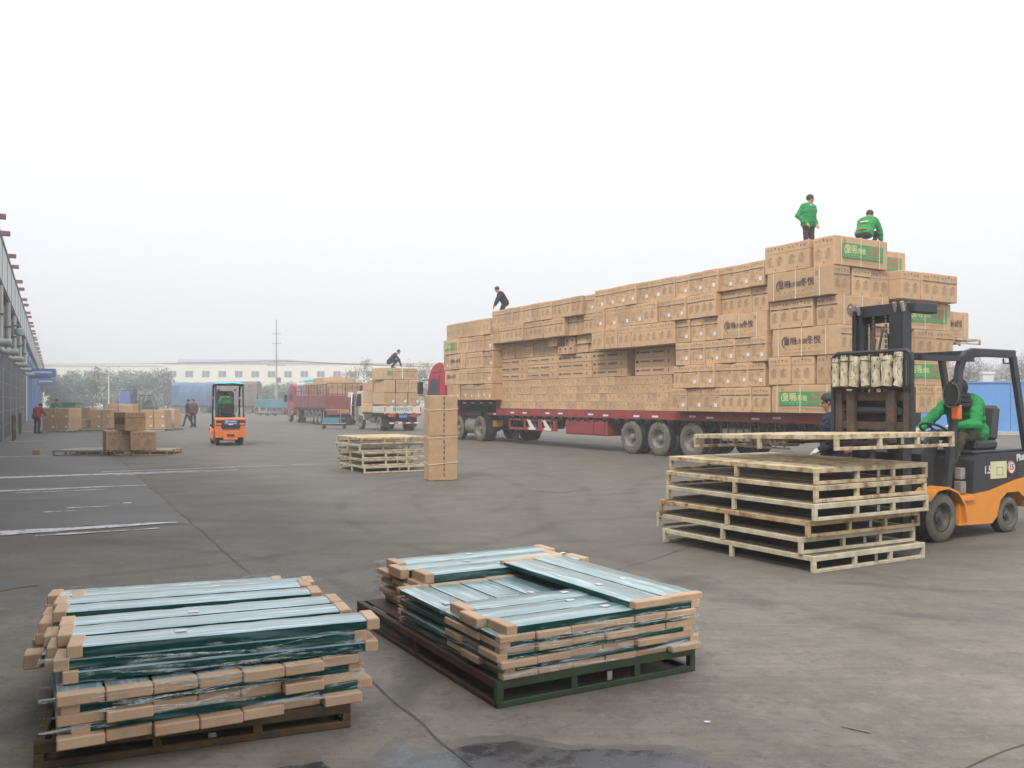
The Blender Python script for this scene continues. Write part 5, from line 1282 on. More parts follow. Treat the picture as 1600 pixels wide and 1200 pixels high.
def stand(**k):
    J = dict(pelvis=(0,0,.93), neck=(0,0,1.47), head=(.025,0,1.61), shl=(0,.19,1.40), shr=(0,-.19,1.40), ell=(-.03,.25,1.12), elr=(-.03,-.25,1.12),
             wrl=(.06,.25,.87), wrr=(.06,-.25,.87), hpl=(0,.095,.90), hpr=(0,-.095,.90), knl=(.02,.11,.49), knr=(.02,-.11,.49), anl=(-.02,.11,.085), anr=(-.02,-.11,.085),
             tol=(.15,.13,.036), tor=(.15,-.13,.036))
    J.update(k); return J
def extra(t, name, mb, mk): return mb.build(name, mk, t, True)
# standing green worker on the load
c = tw(-4.0,1.9)
p1 = person('person in green jacket standing on the load, looking right', (c.x,c.y,EZ[5]+.69), R(-62),
      stand(elr=(-.10,-.30,1.15), wrr=(.10,-.20,.93), ell=(-.10,.30,1.15), wrl=(.10,.20,.93), face=(.55,.83,-.06), head=(.04,.02,1.61)), 'jacket_green', 'trousers_brown', voxel=.014)
extra(p1,'shirt_collar',MB().tube([(.075,-.03,1.455),(.085,.0,1.43),(.075,.035,1.455)],.018,6),'white_paint')
mb = MB(); mb.tube([(math.cos(a)*.15-.0,math.sin(a)*.215,.985) for a in [i*math.pi/10 for i in range(20)]]+[(.15,0,.985)],.02,6,cap=False); extra(p1,'jacket_hem',mb,'jacket_green')
# crouching green worker, back to the camera
c = tw(-5.62,2.15)
p2 = person('person in green jacket crouching on the load, back turned', (c.x,c.y,EZ[5]+.69), R(50),
      dict(pelvis=(-.12,0,.42), neck=(.22,0,.86), head=(.32,0,.98), face=(.9,-.2,-.4), crown=(.35,0,.95), shl=(.18,.19,.78), shr=(.18,-.19,.78), ell=(.30,.27,.52), elr=(.30,-.28,.50),
           wrl=(.42,.22,.27), wrr=(.43,-.24,.24), hpl=(-.1,.10,.42), hpr=(-.1,-.10,.42), knl=(.30,.18,.46), knr=(.30,-.18,.46), anl=(.02,.15,.085), anr=(.02,-.15,.085), tol=(.2,.16,.036), tor=(.2,-.16,.036)), 'jacket_green', 'trousers_black', voxel=.014)
extra(p2,'red_underlayer',MB().tube([(-.14,-.15,.50),(-.24,-.08,.525),(-.265,0,.53),(-.24,.08,.525),(-.14,.15,.50)],.022,6),'lamp_red')
MB().box((-.105,0,.74),(.006,.20,.03),0,Matrix.Rotation(R(37),3,'Y')).build('back_print','label_yellow',p2)
# dark worker leaning over the front stack
c = tw(10.9,.95)
person('person in black jacket bending forward on the front stack', (c.x,c.y,4.875), R(195),
      stand(pelvis=(-.10,0,.80), neck=(.14,0,1.20), head=(.24,0,1.32), face=(.95,-.25,-.18), shl=(.10,.19,1.13), shr=(.10,-.19,1.13), ell=(.24,.26,.88), elr=(.20,-.27,.88), wrl=(.36,.25,.66), wrr=(.30,-.26,.64), hpl=(-.10,.1,.78), hpr=(-.10,-.1,.78), knl=(.06,.13,.45), knr=(.06,-.13,.45)), 'jacket_black', 'trousers_black', voxel=.018)
# worker squatting on the white truck's cartons : placed with the truck
SQUAT = dict(pelvis=(-.16,0,.36), neck=(.20,0,.80), head=(.34,0,.90), face=(.93,-.25,-.2), crown=(.3,0,.95), shl=(.16,.19,.72), shr=(.16,-.19,.72), ell=(.36,.24,.46), elr=(.36,-.25,.46),
           wrl=(.46,.2,.18), wrr=(.48,-.22,.16), hpl=(-.14,.10,.36), hpr=(-.14,-.10,.36), knl=(.26,.17,.42), knr=(.26,-.17,.42), anl=(-.02,.14,.085), anr=(-.02,-.14,.085), tol=(.16,.15,.036), tor=(.16,-.15,.036))
# two men walking across the yard
WALK = stand(knl=(.16,.10,.50), anl=(.26,.10,.10), tol=(.42,.11,.05), knr=(-.05,-.10,.50), anr=(-.30,-.10,.12), tor=(-.16,-.11,.036), ell=(-.12,.26,1.13), wrl=(-.02,.25,.9), elr=(.03,-.26,1.12), wrr=(.16,-.22,.92))
person('person in brown jacket with dark scarf walking, right of the pair', (at(302,55),55,.0), R(-100), stand(elr=(-.02,-.28,1.14), ell=(-.02,.28,1.14)), 'jacket_brown', 'trousers_black', voxel=.022, group='two men walking across the yard')
person('person in dark clothes striding, left of the walking pair', (at(294,56.5),56.5,.0), R(-170), WALK, 'jacket_black', 'trousers_black', voxel=.022, group='two men walking across the yard')
# red jacket by the cartons
p = person('person in red jacket standing by the dock doors, hands in front', (at(58,44.6),44.6,.0), R(75),
      stand(pelvis=(-.05,0,.86), neck=(.12,0,1.30), head=(.22,0,1.38), face=(.8,0,-.5), shl=(.08,.21,1.23), shr=(.08,-.21,1.23), ell=(.14,.32,1.0), elr=(.14,-.32,1.0), wrl=(.34,.2,.9), wrr=(.34,-.2,.9)), 'jacket_red', 'trousers_black', voxel=.022)
# half hidden green worker behind the far cartons
person('person in green jacket half hidden behind the far cartons', (at(88,50),50,.0), R(-90), stand(ell=(.1,.3,1.2), wrl=(.25,.2,1.25), elr=(.1,-.3,1.2), wrr=(.25,-.2,1.25)), 'jacket_green', 'trousers_black', voxel=.022)
# man in navy by the forklift mast
p = person('person in navy jacket standing behind the forklift mast, in profile', (4.47,12.4,0), R(172),
      stand(head=(.05,0,1.63), face=(.97,-.1,-.22), ell=(-.02,.27,1.13), wrl=(.2,.25,.98), hdl=(.29,.24,.94)), 'jacket_navy', 'trousers_black', voxel=.013, glove='glove')
# ------------------------------------------------------------------ forklifts (local: x forward from the front axle, y left)
def forklift(label, loc, rz, body='orange', hood='black_steel', lift=.12, mast=2.1, wheels=None, roof_cloth=False, logs=False, rear_grille=False, plates=False, group=None, rack=True, cx=-.40, cy=.10):
    t = thing('forklift', label, 'forklift', loc, rz, group); wf_, wr_ = wheels or (WFORK, WFORKR)
    B = lambda nm, mb, mk, sm=False, par=t: mb.build(nm, mk, par, sm)
    ch = [(-.34,.50),(-.34,.17),(-1.02,.15),(-1.12,.22),(-1.2,.42),(-1.34,.51),(-1.6,.51),(-1.74,.42),(-1.80,.30),(-2.02,.30),(-2.06,.72),(-1.55,.655),(-1.0,.55)]
    B('chassis', MB().prism(ch,1,-.53,.53), body)
    hd_ = [(-.66,.505),(-1.0,.56),(-1.55,.665),(-2.05,.73),(-2.06,.93),(-1.98,1.0),(-.80,1.0),(-.68,.93)]
    B('hood', MB().prism(hd_,1,-.505,.505), hood)
    B('hood_lid', MB().bb((-1.96,-.45,1.0),(-.76,.45,1.035),ch=.012), hood)
    mb = MB()
    for s in (-1,1):
        pts = [(-.42,.22),(-.37,.42),(-.24,.57),(-.05,.635),(.15,.62),(.32,.50)]
        mb = MB()
        for a, b in zip(pts,pts[1:]): mb.beam((a[0],s*.46,a[1]),(b[0],s*.46,b[1]),.26,.022,up=(0,0,1))
        B('fender', mb, body)
    B('floor', MB().bb((-.66,-.42,.42),(.08,.42,.47)).bb((-.05,-.42,.3),(.10,.42,.62)), 'black_plastic')
    B('step', MB().bb((-.62,.40,.46),(-.34,.56,.50)).bb((-.62,-.56,.46),(-.34,-.40,.50)), body)
    B('cowl', MB().prism([(-.10,.47),(.12,.47),(.14,1.02),(.02,1.14),(-.10,1.08)],1,-.36,.36), 'black_plastic')
    B('dashboard', MB().box((-.08,0,1.12),(.16,.5,.06),0,Matrix.Rotation(R(-28),3,'Y')), 'black_plastic')
    for s in (1,-1):
        w = wheel(t, wf_, (0,s*.45,.285), 0, s); wheel(t, wr_, (-1.45,s*.42,.225), 0, s)
    B('axle', MB().cyl((0,-.4,.285),(0,.4,.285),.06,8).cyl((-1.45,-.4,.225),(-1.45,.4,.225),.05,8), 'chassis')
    # seat and controls
    B('seat', MB().bb((-1.08+cx,-.24+cy,1.035),(-.60+cx,.24+cy,1.15),ch=.03), 'seat_vinyl')
    B('backrest', MB().box((-1.10+cx,cy,1.36),(.12,.44,.46),0,Matrix.Rotation(R(-9),3,'Y'),.045), 'seat_vinyl')
    mb = MB(); c_ = Vector((-.20+cx*.75,cy,1.29)); rm_ = Matrix.Rotation(R(-30),3,'Y'); ring = [c_+rm_ @ Vector((math.cos(a)*.165,math.sin(a)*.165,0)) for a in [i*math.pi/9 for i in range(19)]]
    mb.tube(ring,.016,6,cap=False)
    for a in (0,2.1,4.2): mb.cyl(c_,c_+rm_ @ Vector((math.cos(a)*.16,math.sin(a)*.16,0)),.016,6)
    sw = B('steering_wheel', mb, 'black_plastic', True); MB().cyl(c_,(-.02,cy,.9),.03,8).build('steering_column','black_plastic',sw,True)
    mb = MB()
    for i in range(3): mb.cyl((.02,-.18-.06*i,1.08),(-.06,-.18-.06*i,1.28),.01,5); mb.sphere((-.065,-.18-.06*i,1.29),.02,8)
    B('lever', mb, 'black_plastic', True)
    # overhead guard
    for s in (1,-1):
        pts = [(-.14,s*.49,.5),(-.24,s*.49,1.1),(-.36,s*.485,1.75),(-.42,s*.48,2.03),(-.47,s*.48,2.13),(-.56,s*.48,2.205),(-.68,s*.48,2.235)]
        mb = MB()
        for a, b in zip(pts,pts[1:]): mb.beam(a,Vector(b)+(Vector(b)-Vector(a)).normalized()*.012,.06,.095,up=(1,0,.2))
        B('front_pillar', mb, 'black_steel')
        B('roof_rail', MB().bb((-1.58,s*.48-.03,2.185),(-.66,s*.48+.03,2.285),ch=.01), 'black_steel')
        B('rear_pillar', MB().beam((-1.55,s*.48,2.2),(-1.86,s*.48,1.0),.055,.09,up=(1,0,0)), 'black_steel')
    for x in (-1.52,-1.3,-1.1,-.9,-.7): B('roof_bar', MB().bb((x-.02,-.45,2.215),(x+.02,.45,2.26)), 'black_steel')
    if roof_cloth:
        mb = MB(); vs=[]; fs=[]
        for i in range(9):
            for j in range(7):
                x=-1.7+1.25*i/8; y=-.58+1.16*j/6; z=2.30+.05*math.cos((j-3)/3*1.4)+.018*noise.noise(Vector((x*3,y*3,1))); vs.append((x,y,z-(.05 if i in(0,8) or j in (0,6) else 0)))
        for i in range(8):
            for j in range(6): fs.append((i*7+j,(i+1)*7+j,(i+1)*7+j+1,i*7+j+1))
        n_=len(vs); vs += [(a,b,c-.012) for a,b,c in vs]; fs += [tuple(k+n_ for k in f[::-1]) for f in fs]
        B('roof_cover', mb.add(vs,fs), 'cyan_cloth', True)
    # mast
    x0 = .30
    for s in (1,-1):
        B('outer_mast', MB().bb((x0,s*.335-.012,.08),(x0+.16,s*.335+.012,mast)).bb((x0,s*.335-s*.07-.03,.08),(x0+.025,s*.335,mast)).bb((x0+.135,s*.335-s*.07-.03,.08),(x0+.16,s*.335,mast)), 'black_steel')
        B('inner_mast', MB().bb((x0+.02,s*.25-.012,.15),(x0+.15,s*.25+.012,mast+.03)).bb((x0+.02,s*.25-s*.06-.03,.15),(x0+.045,s*.25,mast+.03)).bb((x0+.125,s*.25-s*.06-.03,.15),(x0+.15,s*.25,mast+.03)), 'black_steel')
        B('mast_cylinder', MB().cyl((x0-.03,s*.2,.2),(x0-.03,s*.2,mast-.1),.035,10), 'hub_dark', True)
        mb = MB()
        for k in range(int((mast-lift-.35)/.06)): mb.bb((x0+.1,s*.085-.012,lift+.3+k*.06),(x0+.115,s*.085+.012,lift+.345+k*.06))
        B('lift_chain', mb, 'hub_dark')
        for k in range(2): B('mast_lug', MB().box((x0+.17,s*(.25+.1*k),mast+.0),(.05,.03,.12),0,Matrix.Rotation(R(20),3,'Y'),.006), 'tin')
    for a_, b_ in (((x0+.0,-.335,mast-.16),(x0+.05,.335,mast-.02)),((x0+.052,-.3,mast-.08),(x0+.12,.3,mast+.05)),((x0,-.335,.75),(x0+.04,.335,.86)),((x0,-.335,.12),(x0+.04,.335,.24))): B('mast_beam', MB().bb(a_,b_), 'black_steel')
    B('hose', MB().tube([(x0+.09,.04,lift+.4),(x0+.2,.05,lift+1.0),(x0+.12,.05,mast-.25),(x0+.02,.06,mast-.3),(x0+.02,.06,1.0)],.014,6).tube([(x0+.09,-.05,lift+.4),(x0+.19,-.04,lift+.9),(x0+.12,-.05,mast-.35)],.014,6), 'black_plastic', True)
    # carriage, forks, backrest
    x1 = x0+.18; z = lift
    cr = 'rusty_black' if logs else 'black_steel'
    car = B('carriage', MB().bb((x1,-.51,z+.12),(x1+.06,.51,z+.21)).bb((x1,-.51,z+.46),(x1+.06,.51,z+.56)).bb((x1-.01,-.52,z+.05),(x1+.075,-.42,z+.62)).bb((x1-.01,.42,z+.05),(x1+.075,.52,z+.62)), cr)
    B('side_shift_cylinder', MB().cyl((x1+.03,-.30,z+.34),(x1+.03,.34,z+.34),.045,10).cyl((x1+.03,-.44,z+.34),(x1+.03,-.3,z+.34),.02,8).bb((x1-.06,-.3,z+.2),(x1-.02,.3,z+.5)), 'black_steel', True)
    for s in (1,-1):
        B('fork', MB().bb((x1+.06,s*.27-.055,z-.03),(x1+.11,s*.27+.055,z+.58)).prism([(x1+.10,z-.03),(x1+.10,z+.015),(x1+1.15,z-.005),(x1+1.15,z-.03)],1,s*.27-.055,s*.27+.055), cr)
    if rack:
        xb = x1+.09; mb = MB()
        mb.tube([(xb,.54,z+.05),(xb,.54,z+.92),(xb,.525,z+1.0),(xb,.47,z+1.035),(xb,-.47,z+1.035),(xb,-.525,z+1.0),(xb,-.54,z+.92),(xb,-.54,z+.05)],.026,6)
        mb.bb((xb-.02,-.54,z+.60),(xb+.02,.54,z+.64))
        for k in range(8): mb.bb((xb-.012,-.45+k*.128-.014,z+.62),(xb+.012,-.45+k*.128+.014,z+1.03))
        bk = B('load_backrest', mb, 'black_steel')
        if logs:
            rl = random.Random(4)
            for k, y in enumerate((-.43,-.31,-.165,-.02,.13,.28,.42)):
                h_ = .34+rl.uniform(-.02,.05); lg = MB(); r_ = .053+rl.uniform(-.006,.010); pts=[]
                for i in range(7): pts.append((xb+.085+.006*rl.uniform(-1,1), y+.008*rl.uniform(-1,1)+(i/6-.5)*rl.uniform(-.03,.03), z+.63+h_*i/6))
                lg.tube(pts,[r_*(1+.10*rl.uniform(-1,1)) for _ in pts],12)
                L_ = lg.build('birch_log','birch_bark',bk,True)
                MB().tube([(xb+.085+r_*1.04*math.cos(a),y+r_*1.06*math.sin(a),z+.63+h_*.86) for a in [i*math.pi/6 for i in range(13)]],.006,4,cap=False).build('tie_wire','hub_dark',bk)
    if plates:
        y = .506
        def flat(nm, x_0, x_1, z_0, z_1, mk, dy=.004): return B(nm, MB().bb((x_0,y,z_0),(x_1,y+dy,z_1)), mk)
        flat('data_plate', -1.36,-1.02,.69,.90,'plate_cream',.008); B('data_plate_frame', MB().bb((-1.28,y+.008,.73),(-1.14,y+.012,.735)).bb((-1.28,y+.008,.73),(-1.275,y+.012,.83)).bb((-1.145,y+.008,.73),(-1.14,y+.012,.83)).bb((-1.28,y+.008,.825),(-1.14,y+.012,.83)), 'tin')
        sg = B('capacity_sign', MB().lathe([(0,.0),(.085,.0),(.085,.006),(0,.006)],20,c=(-1.47,y+.001,.815)), 'white_paint')
        MB().lathe([(.072,.0065),(.085,.0065),(.085,.009),(.072,.009)],20,c=(-1.47,y+.001,.815)).build('ring','lamp_red',sg)
        m1 = MB(); mesh_into(m1,text_mesh('15',.10,'ink',.003),plane_T((-1.465,y+.0085,.815),(-1,0,0),(0,0,1))); m1.build('lettering','ink',sg)
        m1 = MB(); mesh_into(m1,text_mesh('Plus',.115,'white_paint',.006),plane_T((-1.68,y+.003,.935),(-1,0,.12),(0.1,0,1))); B('lettering',m1,'white_paint')
        m1 = MB(); mesh_into(m1,text_mesh('1.5',.13,'white_paint',.004),plane_T((-.96,y+.003,.80),(-1,0,0),(0,0,1))); B('lettering',m1,'white_paint')
        for k in range(5): B('louvre', MB().bb((-1.75,y,.70+k*.035),(-1.62,y+.008,.712+k*.035)), 'hub_dark')
        B('connector_box', MB().bb((-.60,.36,.53),(-.50,.46,.68),ch=.008).bb((-.60,.36,.70),(-.51,.45,.84),ch=.008), 'tin')
        B('cable', MB().tube([(-.55,.42,.84),(-.52,.40,.93),(-.60,.36,1.02)],.01,5).tube([(-.57,.42,.84),(-.50,.43,.98),(-.58,.38,1.05)],.009,5), 'black_plastic', True)
        B('mirror', MB().box((-.16,.56,1.72),(.03,.17,.26),0,Matrix.Rotation(R(20),3,'Z'),.012).tube([(-.33,.49,1.70),(-.18,.55,1.75)],.012,5), 'black_plastic')
        B('mirror_guard', MB().tube([(-.13+.0,.56+.10*math.cos(a),1.72+.15*math.sin(a)) for a in [i*math.pi/8 for i in range(17)]],.008,5,cap=False), 'hub_dark')
        B('turn_signal', MB().bb((-.26,.53,1.43),(-.18,.62,1.60),ch=.01), 'lamp_orange')
        B('hose_bracket', MB().bb((-.12,.27,mast-.06),(.30,.40,mast+.06),ch=.01), 'black_steel')
        B('mast_stay', MB().bb((-.70,.44,2.12),(.32,.50,2.18)), 'black_steel')
        B('grab_bar', MB().tube([(-1.40,.45,2.18),(-1.40,.45,2.12),(-1.54,.45,2.12)],.01,5), 'black_steel')
        B('warning_stripe', MB().bb((x0+.17,.36,lift+.62),(x0+.182,.40,lift+.92)), 'sticker_white')
    if rear_grille:
        B('rear_panel', MB().prism([(-.30,.62),(.30,.62),(.34,.70),(.28,.94),(-.28,.94),(-.34,.70)],0,-2.085,-2.055), 'black_plastic')
        pl_ = B('number_plate', MB().bb((-2.10,-.24,.83),(-2.085,.24,.95)), 'plate_blue')
        m1 = MB(); mesh_into(m1,text_mesh('鲁N·00062',.085,'white_paint',.002),plane_T((-2.102,0,.885),(0,-1,0),(0,0,1))); m1.build('lettering','white_paint',pl_)
        B('plate_lamp', MB().bb((-2.10,-.22,.795),(-2.088,.22,.815)).bb((-2.10,-.08,.76),(-2.088,.08,.795)), 'white_paint')
        B('tow_pin', MB().bb((-2.09,-.13,.36),(-2.05,.13,.42)), 'chassis')
        B('counterweight', MB().bb((-2.055,-.54,.72),(-1.5,.54,1.03),ch=.05).prism([(-.54,.52),(-.30,.50),(-.24,.22),(.24,.22),(.30,.50),(.54,.52),(.54,.74),(-.54,.74)],0,-2.05,-1.70), body)
        for s in (1,-1):
            B('work_lamp', MB().cyl((-.45,s*.30,2.05),(-.50,s*.30,2.05),.05,10).cyl((-.5,s*.5,1.75),(-.44,s*.5,1.75),.05,10), 'lamp_orange' if s > 0 else 'white_paint', True)
    return t
FA = math.atan2(-.517,-.856)
FO = Vector((4.73,10.79,0))
fk = forklift('orange and black forklift at right lifting a steel pallet', FO, FA, lift=1.19, mast=2.74, logs=True, plates=True)
def fw(x, y, z=0): return FO+Vector((math.cos(FA),math.sin(FA),0))*x+Vector((-math.sin(FA),math.cos(FA),0))*y+Vector((0,0,z))
def shift(J, dx, dy): return {k: ((v[0]+dx,v[1]+dy,v[2]) if k not in ('face','crown','lat') else v) for k, v in J.items()}
SEAT0 = dict(pelvis=(-.86,0,1.22), neck=(-.68,0,1.70), head=(-.60,0,1.80), face=(.95,.1,-.28), shl=(-.70,.20,1.62), shr=(-.70,-.20,1.62), ell=(-.50,.29,1.36), elr=(-.42,-.30,1.38),
            wrl=(-.33,.16,1.33), wrr=(-.14,-.24,1.27), hdl=(-.26,.12,1.34), hdr=(-.07,-.22,1.27), hpl=(-.80,.11,1.20), hpr=(-.80,-.11,1.20), knl=(-.38,.17,1.22), knr=(-.38,-.17,1.22), anl=(-.24,.16,.80), anr=(-.24,-.16,.80),
            tol=(-.08,.16,.74), tor=(-.08,-.16,.74))
SEAT = shift(SEAT0, -.40, .10)
pd = person('person in green jacket and grey hooded scarf driving the forklift', FO, FA, SEAT, 'jacket_green', 'trousers_olive', voxel=.012, glove='glove', hairless=True)
H_ = Vector(SEAT['head'])
mb = MB(); vs=[]; fs=[]; n=16
for i in range(9):                                                # hood, open towards the face
    a = math.pi*(.04+.62*i/8)
    for k in range(n):
        b_ = 2*math.pi*k/n; d = Vector((-math.cos(a)*.125+.01, math.sin(a)*math.cos(b_)*.115, math.sin(a)*math.sin(b_)*.135)); vs.append(H_+d*(1+.06*noise.noise(d*20))+Vector((-.005,0,.01)))
for i in range(8):
    for k in range(n): fs.append((i*n+k,i*n+(k+1)%n,(i+1)*n+(k+1)%n,(i+1)*n+k))
mb.add(vs,fs).build('hood','scarf_grey',pd,True)
mb = MB()
for k, (r_, z, dx) in enumerate(((.10,-.10,.04),(.125,-.15,.03),(.145,-.20,.0))):
    mb.tube([H_+Vector((dx-.05+math.cos(a)*r_*1.0,math.sin(a)*r_*1.15,z+.012*math.sin(3*a+k))) for a in [i*math.pi/9 for i in range(19)]],.038,8,cap=False)
mb.build('scarf','scarf_grey',pd,True)
MB().box((-1.04,.375,1.50),(.05,.006,.03),0,Matrix.Rotation(R(35),3,'Y')).build('sleeve_badge','label_yellow',pd)
# orange forklift seen from behind
f2o = Vector((-10.3,32.5,0))
ang2 = R(113)
f2 = forklift('orange forklift with turquoise roof cover driving away', (f2o.x+2.05*math.cos(ang2)*1, f2o.y+2.05*math.sin(ang2), 0), ang2, 'orange_red','black_plastic', lift=.12, mast=1.98, wheels=(WFORKB,WFORKRB), roof_cloth=True, rear_grille=True, rack=False)
S2 = dict(SEAT0); S2['neck']=(-.84,0,1.72); S2['head']=(-.83,0,1.87); S2['face']=(1,0,-.1); S2['shl']=(-.84,.2,1.63); S2['shr']=(-.84,-.2,1.63); S2 = shift(S2, -.40, .10)
p = person('person in green jacket driving the turquoise-roofed forklift, seen from behind', f2.location, ang2, S2, 'jacket_green','trousers_black', voxel=.018)
MB().bb((-1.435,-.05,1.50),(-1.42,.22,1.55)).build('back_print','label_yellow',p)
# dark forklift with a tall blue load, far left
f3o = Vector((at(216,100),100,0))
f3 = forklift('dark forklift far left carrying a tall blue crate', f3o, R(176), 'black_steel','black_plastic', lift=.35, mast=2.9, group=None, rack=False)
person('person in dark clothes driving the far forklift with the blue load', f3o, R(176), S2, 'jacket_black','trousers_black', voxel=.025)
bl = MB().bb((.62,-.75,.36),(1.75,.75,2.62),ch=.02).build('blue_crate','cloth_blue_box',None,False,loc=f3o,rz=R(176)); tag(bl,'tall blue crate carried by the far dark forklift','crate')
MB().bb((.9,.752,1.0),(1.4,.758,1.2)).build('label','sticker_white',bl)
# forklift beyond the tail, its raised pallet carrying one more carton
pc = tw(-6.45,3.95)
pal4 = pallet('pallet raised high beyond the lorry tail with one logo carton on it', (pc.x,pc.y,3.15), TA-math.pi/2, W_=1.85, L_=1.2, h=.15, mk='cream_paint', deckk='pine_board', nsl=6, seed=21)
place_carton('L', 4.02, 5.28, -6.42, 3.305, .69, 'logo carton on the raised pallet beyond the lorry tail', 'rear', jitter=0)
ff = tw(-4.55,4.95)
forklift('forklift half hidden beyond the lorry, holding a pallet up high', (ff.x,ff.y,0), TA+math.pi, 'orange','black_steel', lift=3.19, mast=3.4, rack=False)

# ------------------------------------------------------------------ red fenced lorry in the middle distance
RA = R(90+25.1); rl_ = thing('fenced_lorry', 'red lorry with slatted railings and mixed cargo, parked rear towards us', 'lorry', (at(510,58.7),58.7,0), RA)
# local x forward, y left ; near left corner at the origin, width to -y
WB = 2.45; LB_ = 10.6
MB().bb((0,-WB,.98),(LB_,0,1.15)).build('deck','chassis',rl_)
for k in range(4):
    x0 = .03+k*LB_/4; MB().bb((x0,-.03,1.15),(x0+LB_/4-.06,.03,2.02),ch=.01).build('side_board','fence_red',rl_)
    MB().bb((x0-.03,-.04,1.1),(x0+.03,.045,2.75)).build('stake','fence_red',rl_)
    for z in (2.32,2.70): MB().bb((x0,-.02,z),(x0+LB_/4-.06,.02,z+.06)).build('side_rail','fence_red',rl_)
    for j in range(1,3): MB().bb((x0+j*LB_/12,-.02,2.02),(x0+j*LB_/12+.05,.02,2.72)).build('side_slat','fence_red',rl_)
    MB().bb((x0,-WB-.03,1.15),(x0+LB_/4-.06,-WB+.03,2.7)).build('side_board','fence_red',rl_)
MB().bb((-.04,-WB,1.05),(.02,0,1.98),ch=.01).build('tailboard','fence_red',rl_)
for k in range(11): MB().bb((-.06,-.12-k*.22,1.12),(-.04,-.08-k*.22,1.92)).build('tailboard_rib','fence_red',rl_)
for k in range(8): MB().bb((-.04,-.02-k*(WB-.06)/7-.04,1.98),(.0,-.02-k*(WB-.06)/7,2.80)).build('rear_slat','fence_red',rl_)
for z in (2.05,2.78): MB().bb((-.045,-WB,z),(.01,0,z+.06)).build('rear_rail','fence_red',rl_)
pl = MB().bb((-.06,-1.5,.86),(-.03,-.75,1.06)).build('number_plate','plate_yellow',rl_)
MB().bb((-.04,-WB,.72),(.02,0,1.0)).build('rear_panel','fence_red',rl_)
mb = MB(); mesh_into(mb,text_mesh('鲁NE2·31',.16,'ink',.003),plane_T((-.062,-1.12,.96),(0,-1,0),(0,0,1))); mb.build('lettering','ink',pl)
for y in (-.8,-1.65): MB().bb((.1,y-.06,.6),(13.2,y+.06,.98)).build('chassis_rail','chassis',rl_)
for x in (2.0,3.2,4.4,9.4,12.6):
    for y, o_ in ((-.14,1),(-WB+.14,-1)): wheel(rl_,WFAR,(x,y,.515),0,o_)
    if x < 10:
        for y, o_ in ((-.46,1),(-WB+.46,-1)): wheel(rl_,WFAR,(x,y,.515),0,o_)
MB().bb((5.6,-.6,.42),(7.2,-.05,.96),ch=.02).build('tool_box','tin',rl_)
for k in range(5): MB().bb((5.7+k*.3,-.045,.5),(5.85+k*.3,-.03,.88)).build('box_slat','hub_dark',rl_)
MB().bb((.2,-WB+.1,.28),(.24,-.1,.62)).build('mud_flap','tyre',rl_)
MB().prism([(11.0,.7),(11.0,2.75),(11.3,2.95),(12.6,2.9),(13.1,2.55),(13.3,1.7),(13.35,.5),(11.9,.5)],1,-WB+.05,-.05).build('cab','cab_red',rl_,False,True)
MB().prism([(11.6,1.75),(11.6,2.5),(12.5,2.5),(12.95,1.75)],1,-.045,-.03).build('side_window','glass',rl_)
MB().bb((13.0,.05,1.55),(13.1,.30,2.1)).build('mirror','black_plastic',rl_)
GCg = 'cargo on the red fenced lorry'
def cargo(nm, a, b, mk, lab, cat, ch=.03):
    return tag(MB().bb(a,b,ch=ch).build(nm,mk,None,False,loc=rl_.location,rz=RA),lab,cat,GCg)
cargo('carton',(.15,-1.3,1.16),(1.6,-.15,3.10),'cardboard','wide brown carton at the tail of the red lorry, left','carton')
cargo('carton',(.15,-2.35,1.16),(1.6,-1.35,2.85),'cardboard_old','brown carton at the tail of the red lorry, right','carton')
cargo('carton',(1.7,-2.3,1.16),(4.6,-.12,3.22),'cardboard','long brown cargo bale in the middle of the red lorry','carton')
cargo('carton',(.3,-1.2,3.11),(1.3,-.5,3.26),'cardboard','flat brown carton on top at the tail of the red lorry','carton',.01)
cargo('cargo_bale',(4.7,-2.3,1.16),(7.4,-.1,2.99),'cardboard','brown wrapped bale in the middle of the red lorry','bale',.1)
cargo('cargo_bale',(7.5,-2.3,1.16),(10.3,-.12,2.99),'pipe_white','pale wrapped bale behind the red lorry cab','bale',.12)
cargo('folded_tarp',(4.75,-2.1,3.0),(9.5,-.5,3.25),'cyan_cloth','turquoise tarp folded over the red lorry cargo','tarp',.06)

# ------------------------------------------------------------------ small ivory truck
WA = R(90+29); wt = thing('light_truck', 'small ivory truck with open cab door, loaded with cartons', 'truck', (at(600,47.7),47.7,0), WA)
TWd = 2.15; TL = 3.5
MB().bb((0,-TWd,.90),(TL,0,1.0)).build('deck','chassis',wt)
sb = MB().bb((.03,-.025,.98),(TL-.03,.02,1.36),ch=.008)
for k in range(3): sb.bb((.06,.02,1.03+k*.11),(TL-.06,.03,1.08+k*.11))
sb.build('side_board','ivory_paint',wt)
MB().bb((.03,-TWd-.02,.98),(TL-.03,-TWd+.025,1.36),ch=.008).build('side_board','ivory_paint',wt)
tb_ = MB().bb((-.03,-TWd,.95),(.025,.0,1.37),ch=.008).build('tailboard','ivory_paint',wt)
mb = MB(); mesh_into(mb,text_mesh('鲁NW2573',.25,'ink',.004),plane_T((-.034,-TWd/2,1.17),(0,-.98,0),(0,0,1))); mb.build('lettering','teal_paint',tb_)
for z in (.965,1.345):
    for k in range(8):
        if k % 2 == 0: MB().bb((-.036,-.12-k*.25-.2,z-.012),(-.0305,-.12-k*.25,z+.022)).build('reflective_strip','lamp_red',tb_)
for y in (-.04,-TWd+.04): MB().bb((-.04,y-.03,1.05),(-.031,y+.03,1.3)).build('corner_reflector','lamp_red',tb_)
for y in (-.42,-TWd+.36): MB().bb((-.05,y-.2,.76),(-.01,y+.2,.93)).build('tail_light','lamp_red',wt)
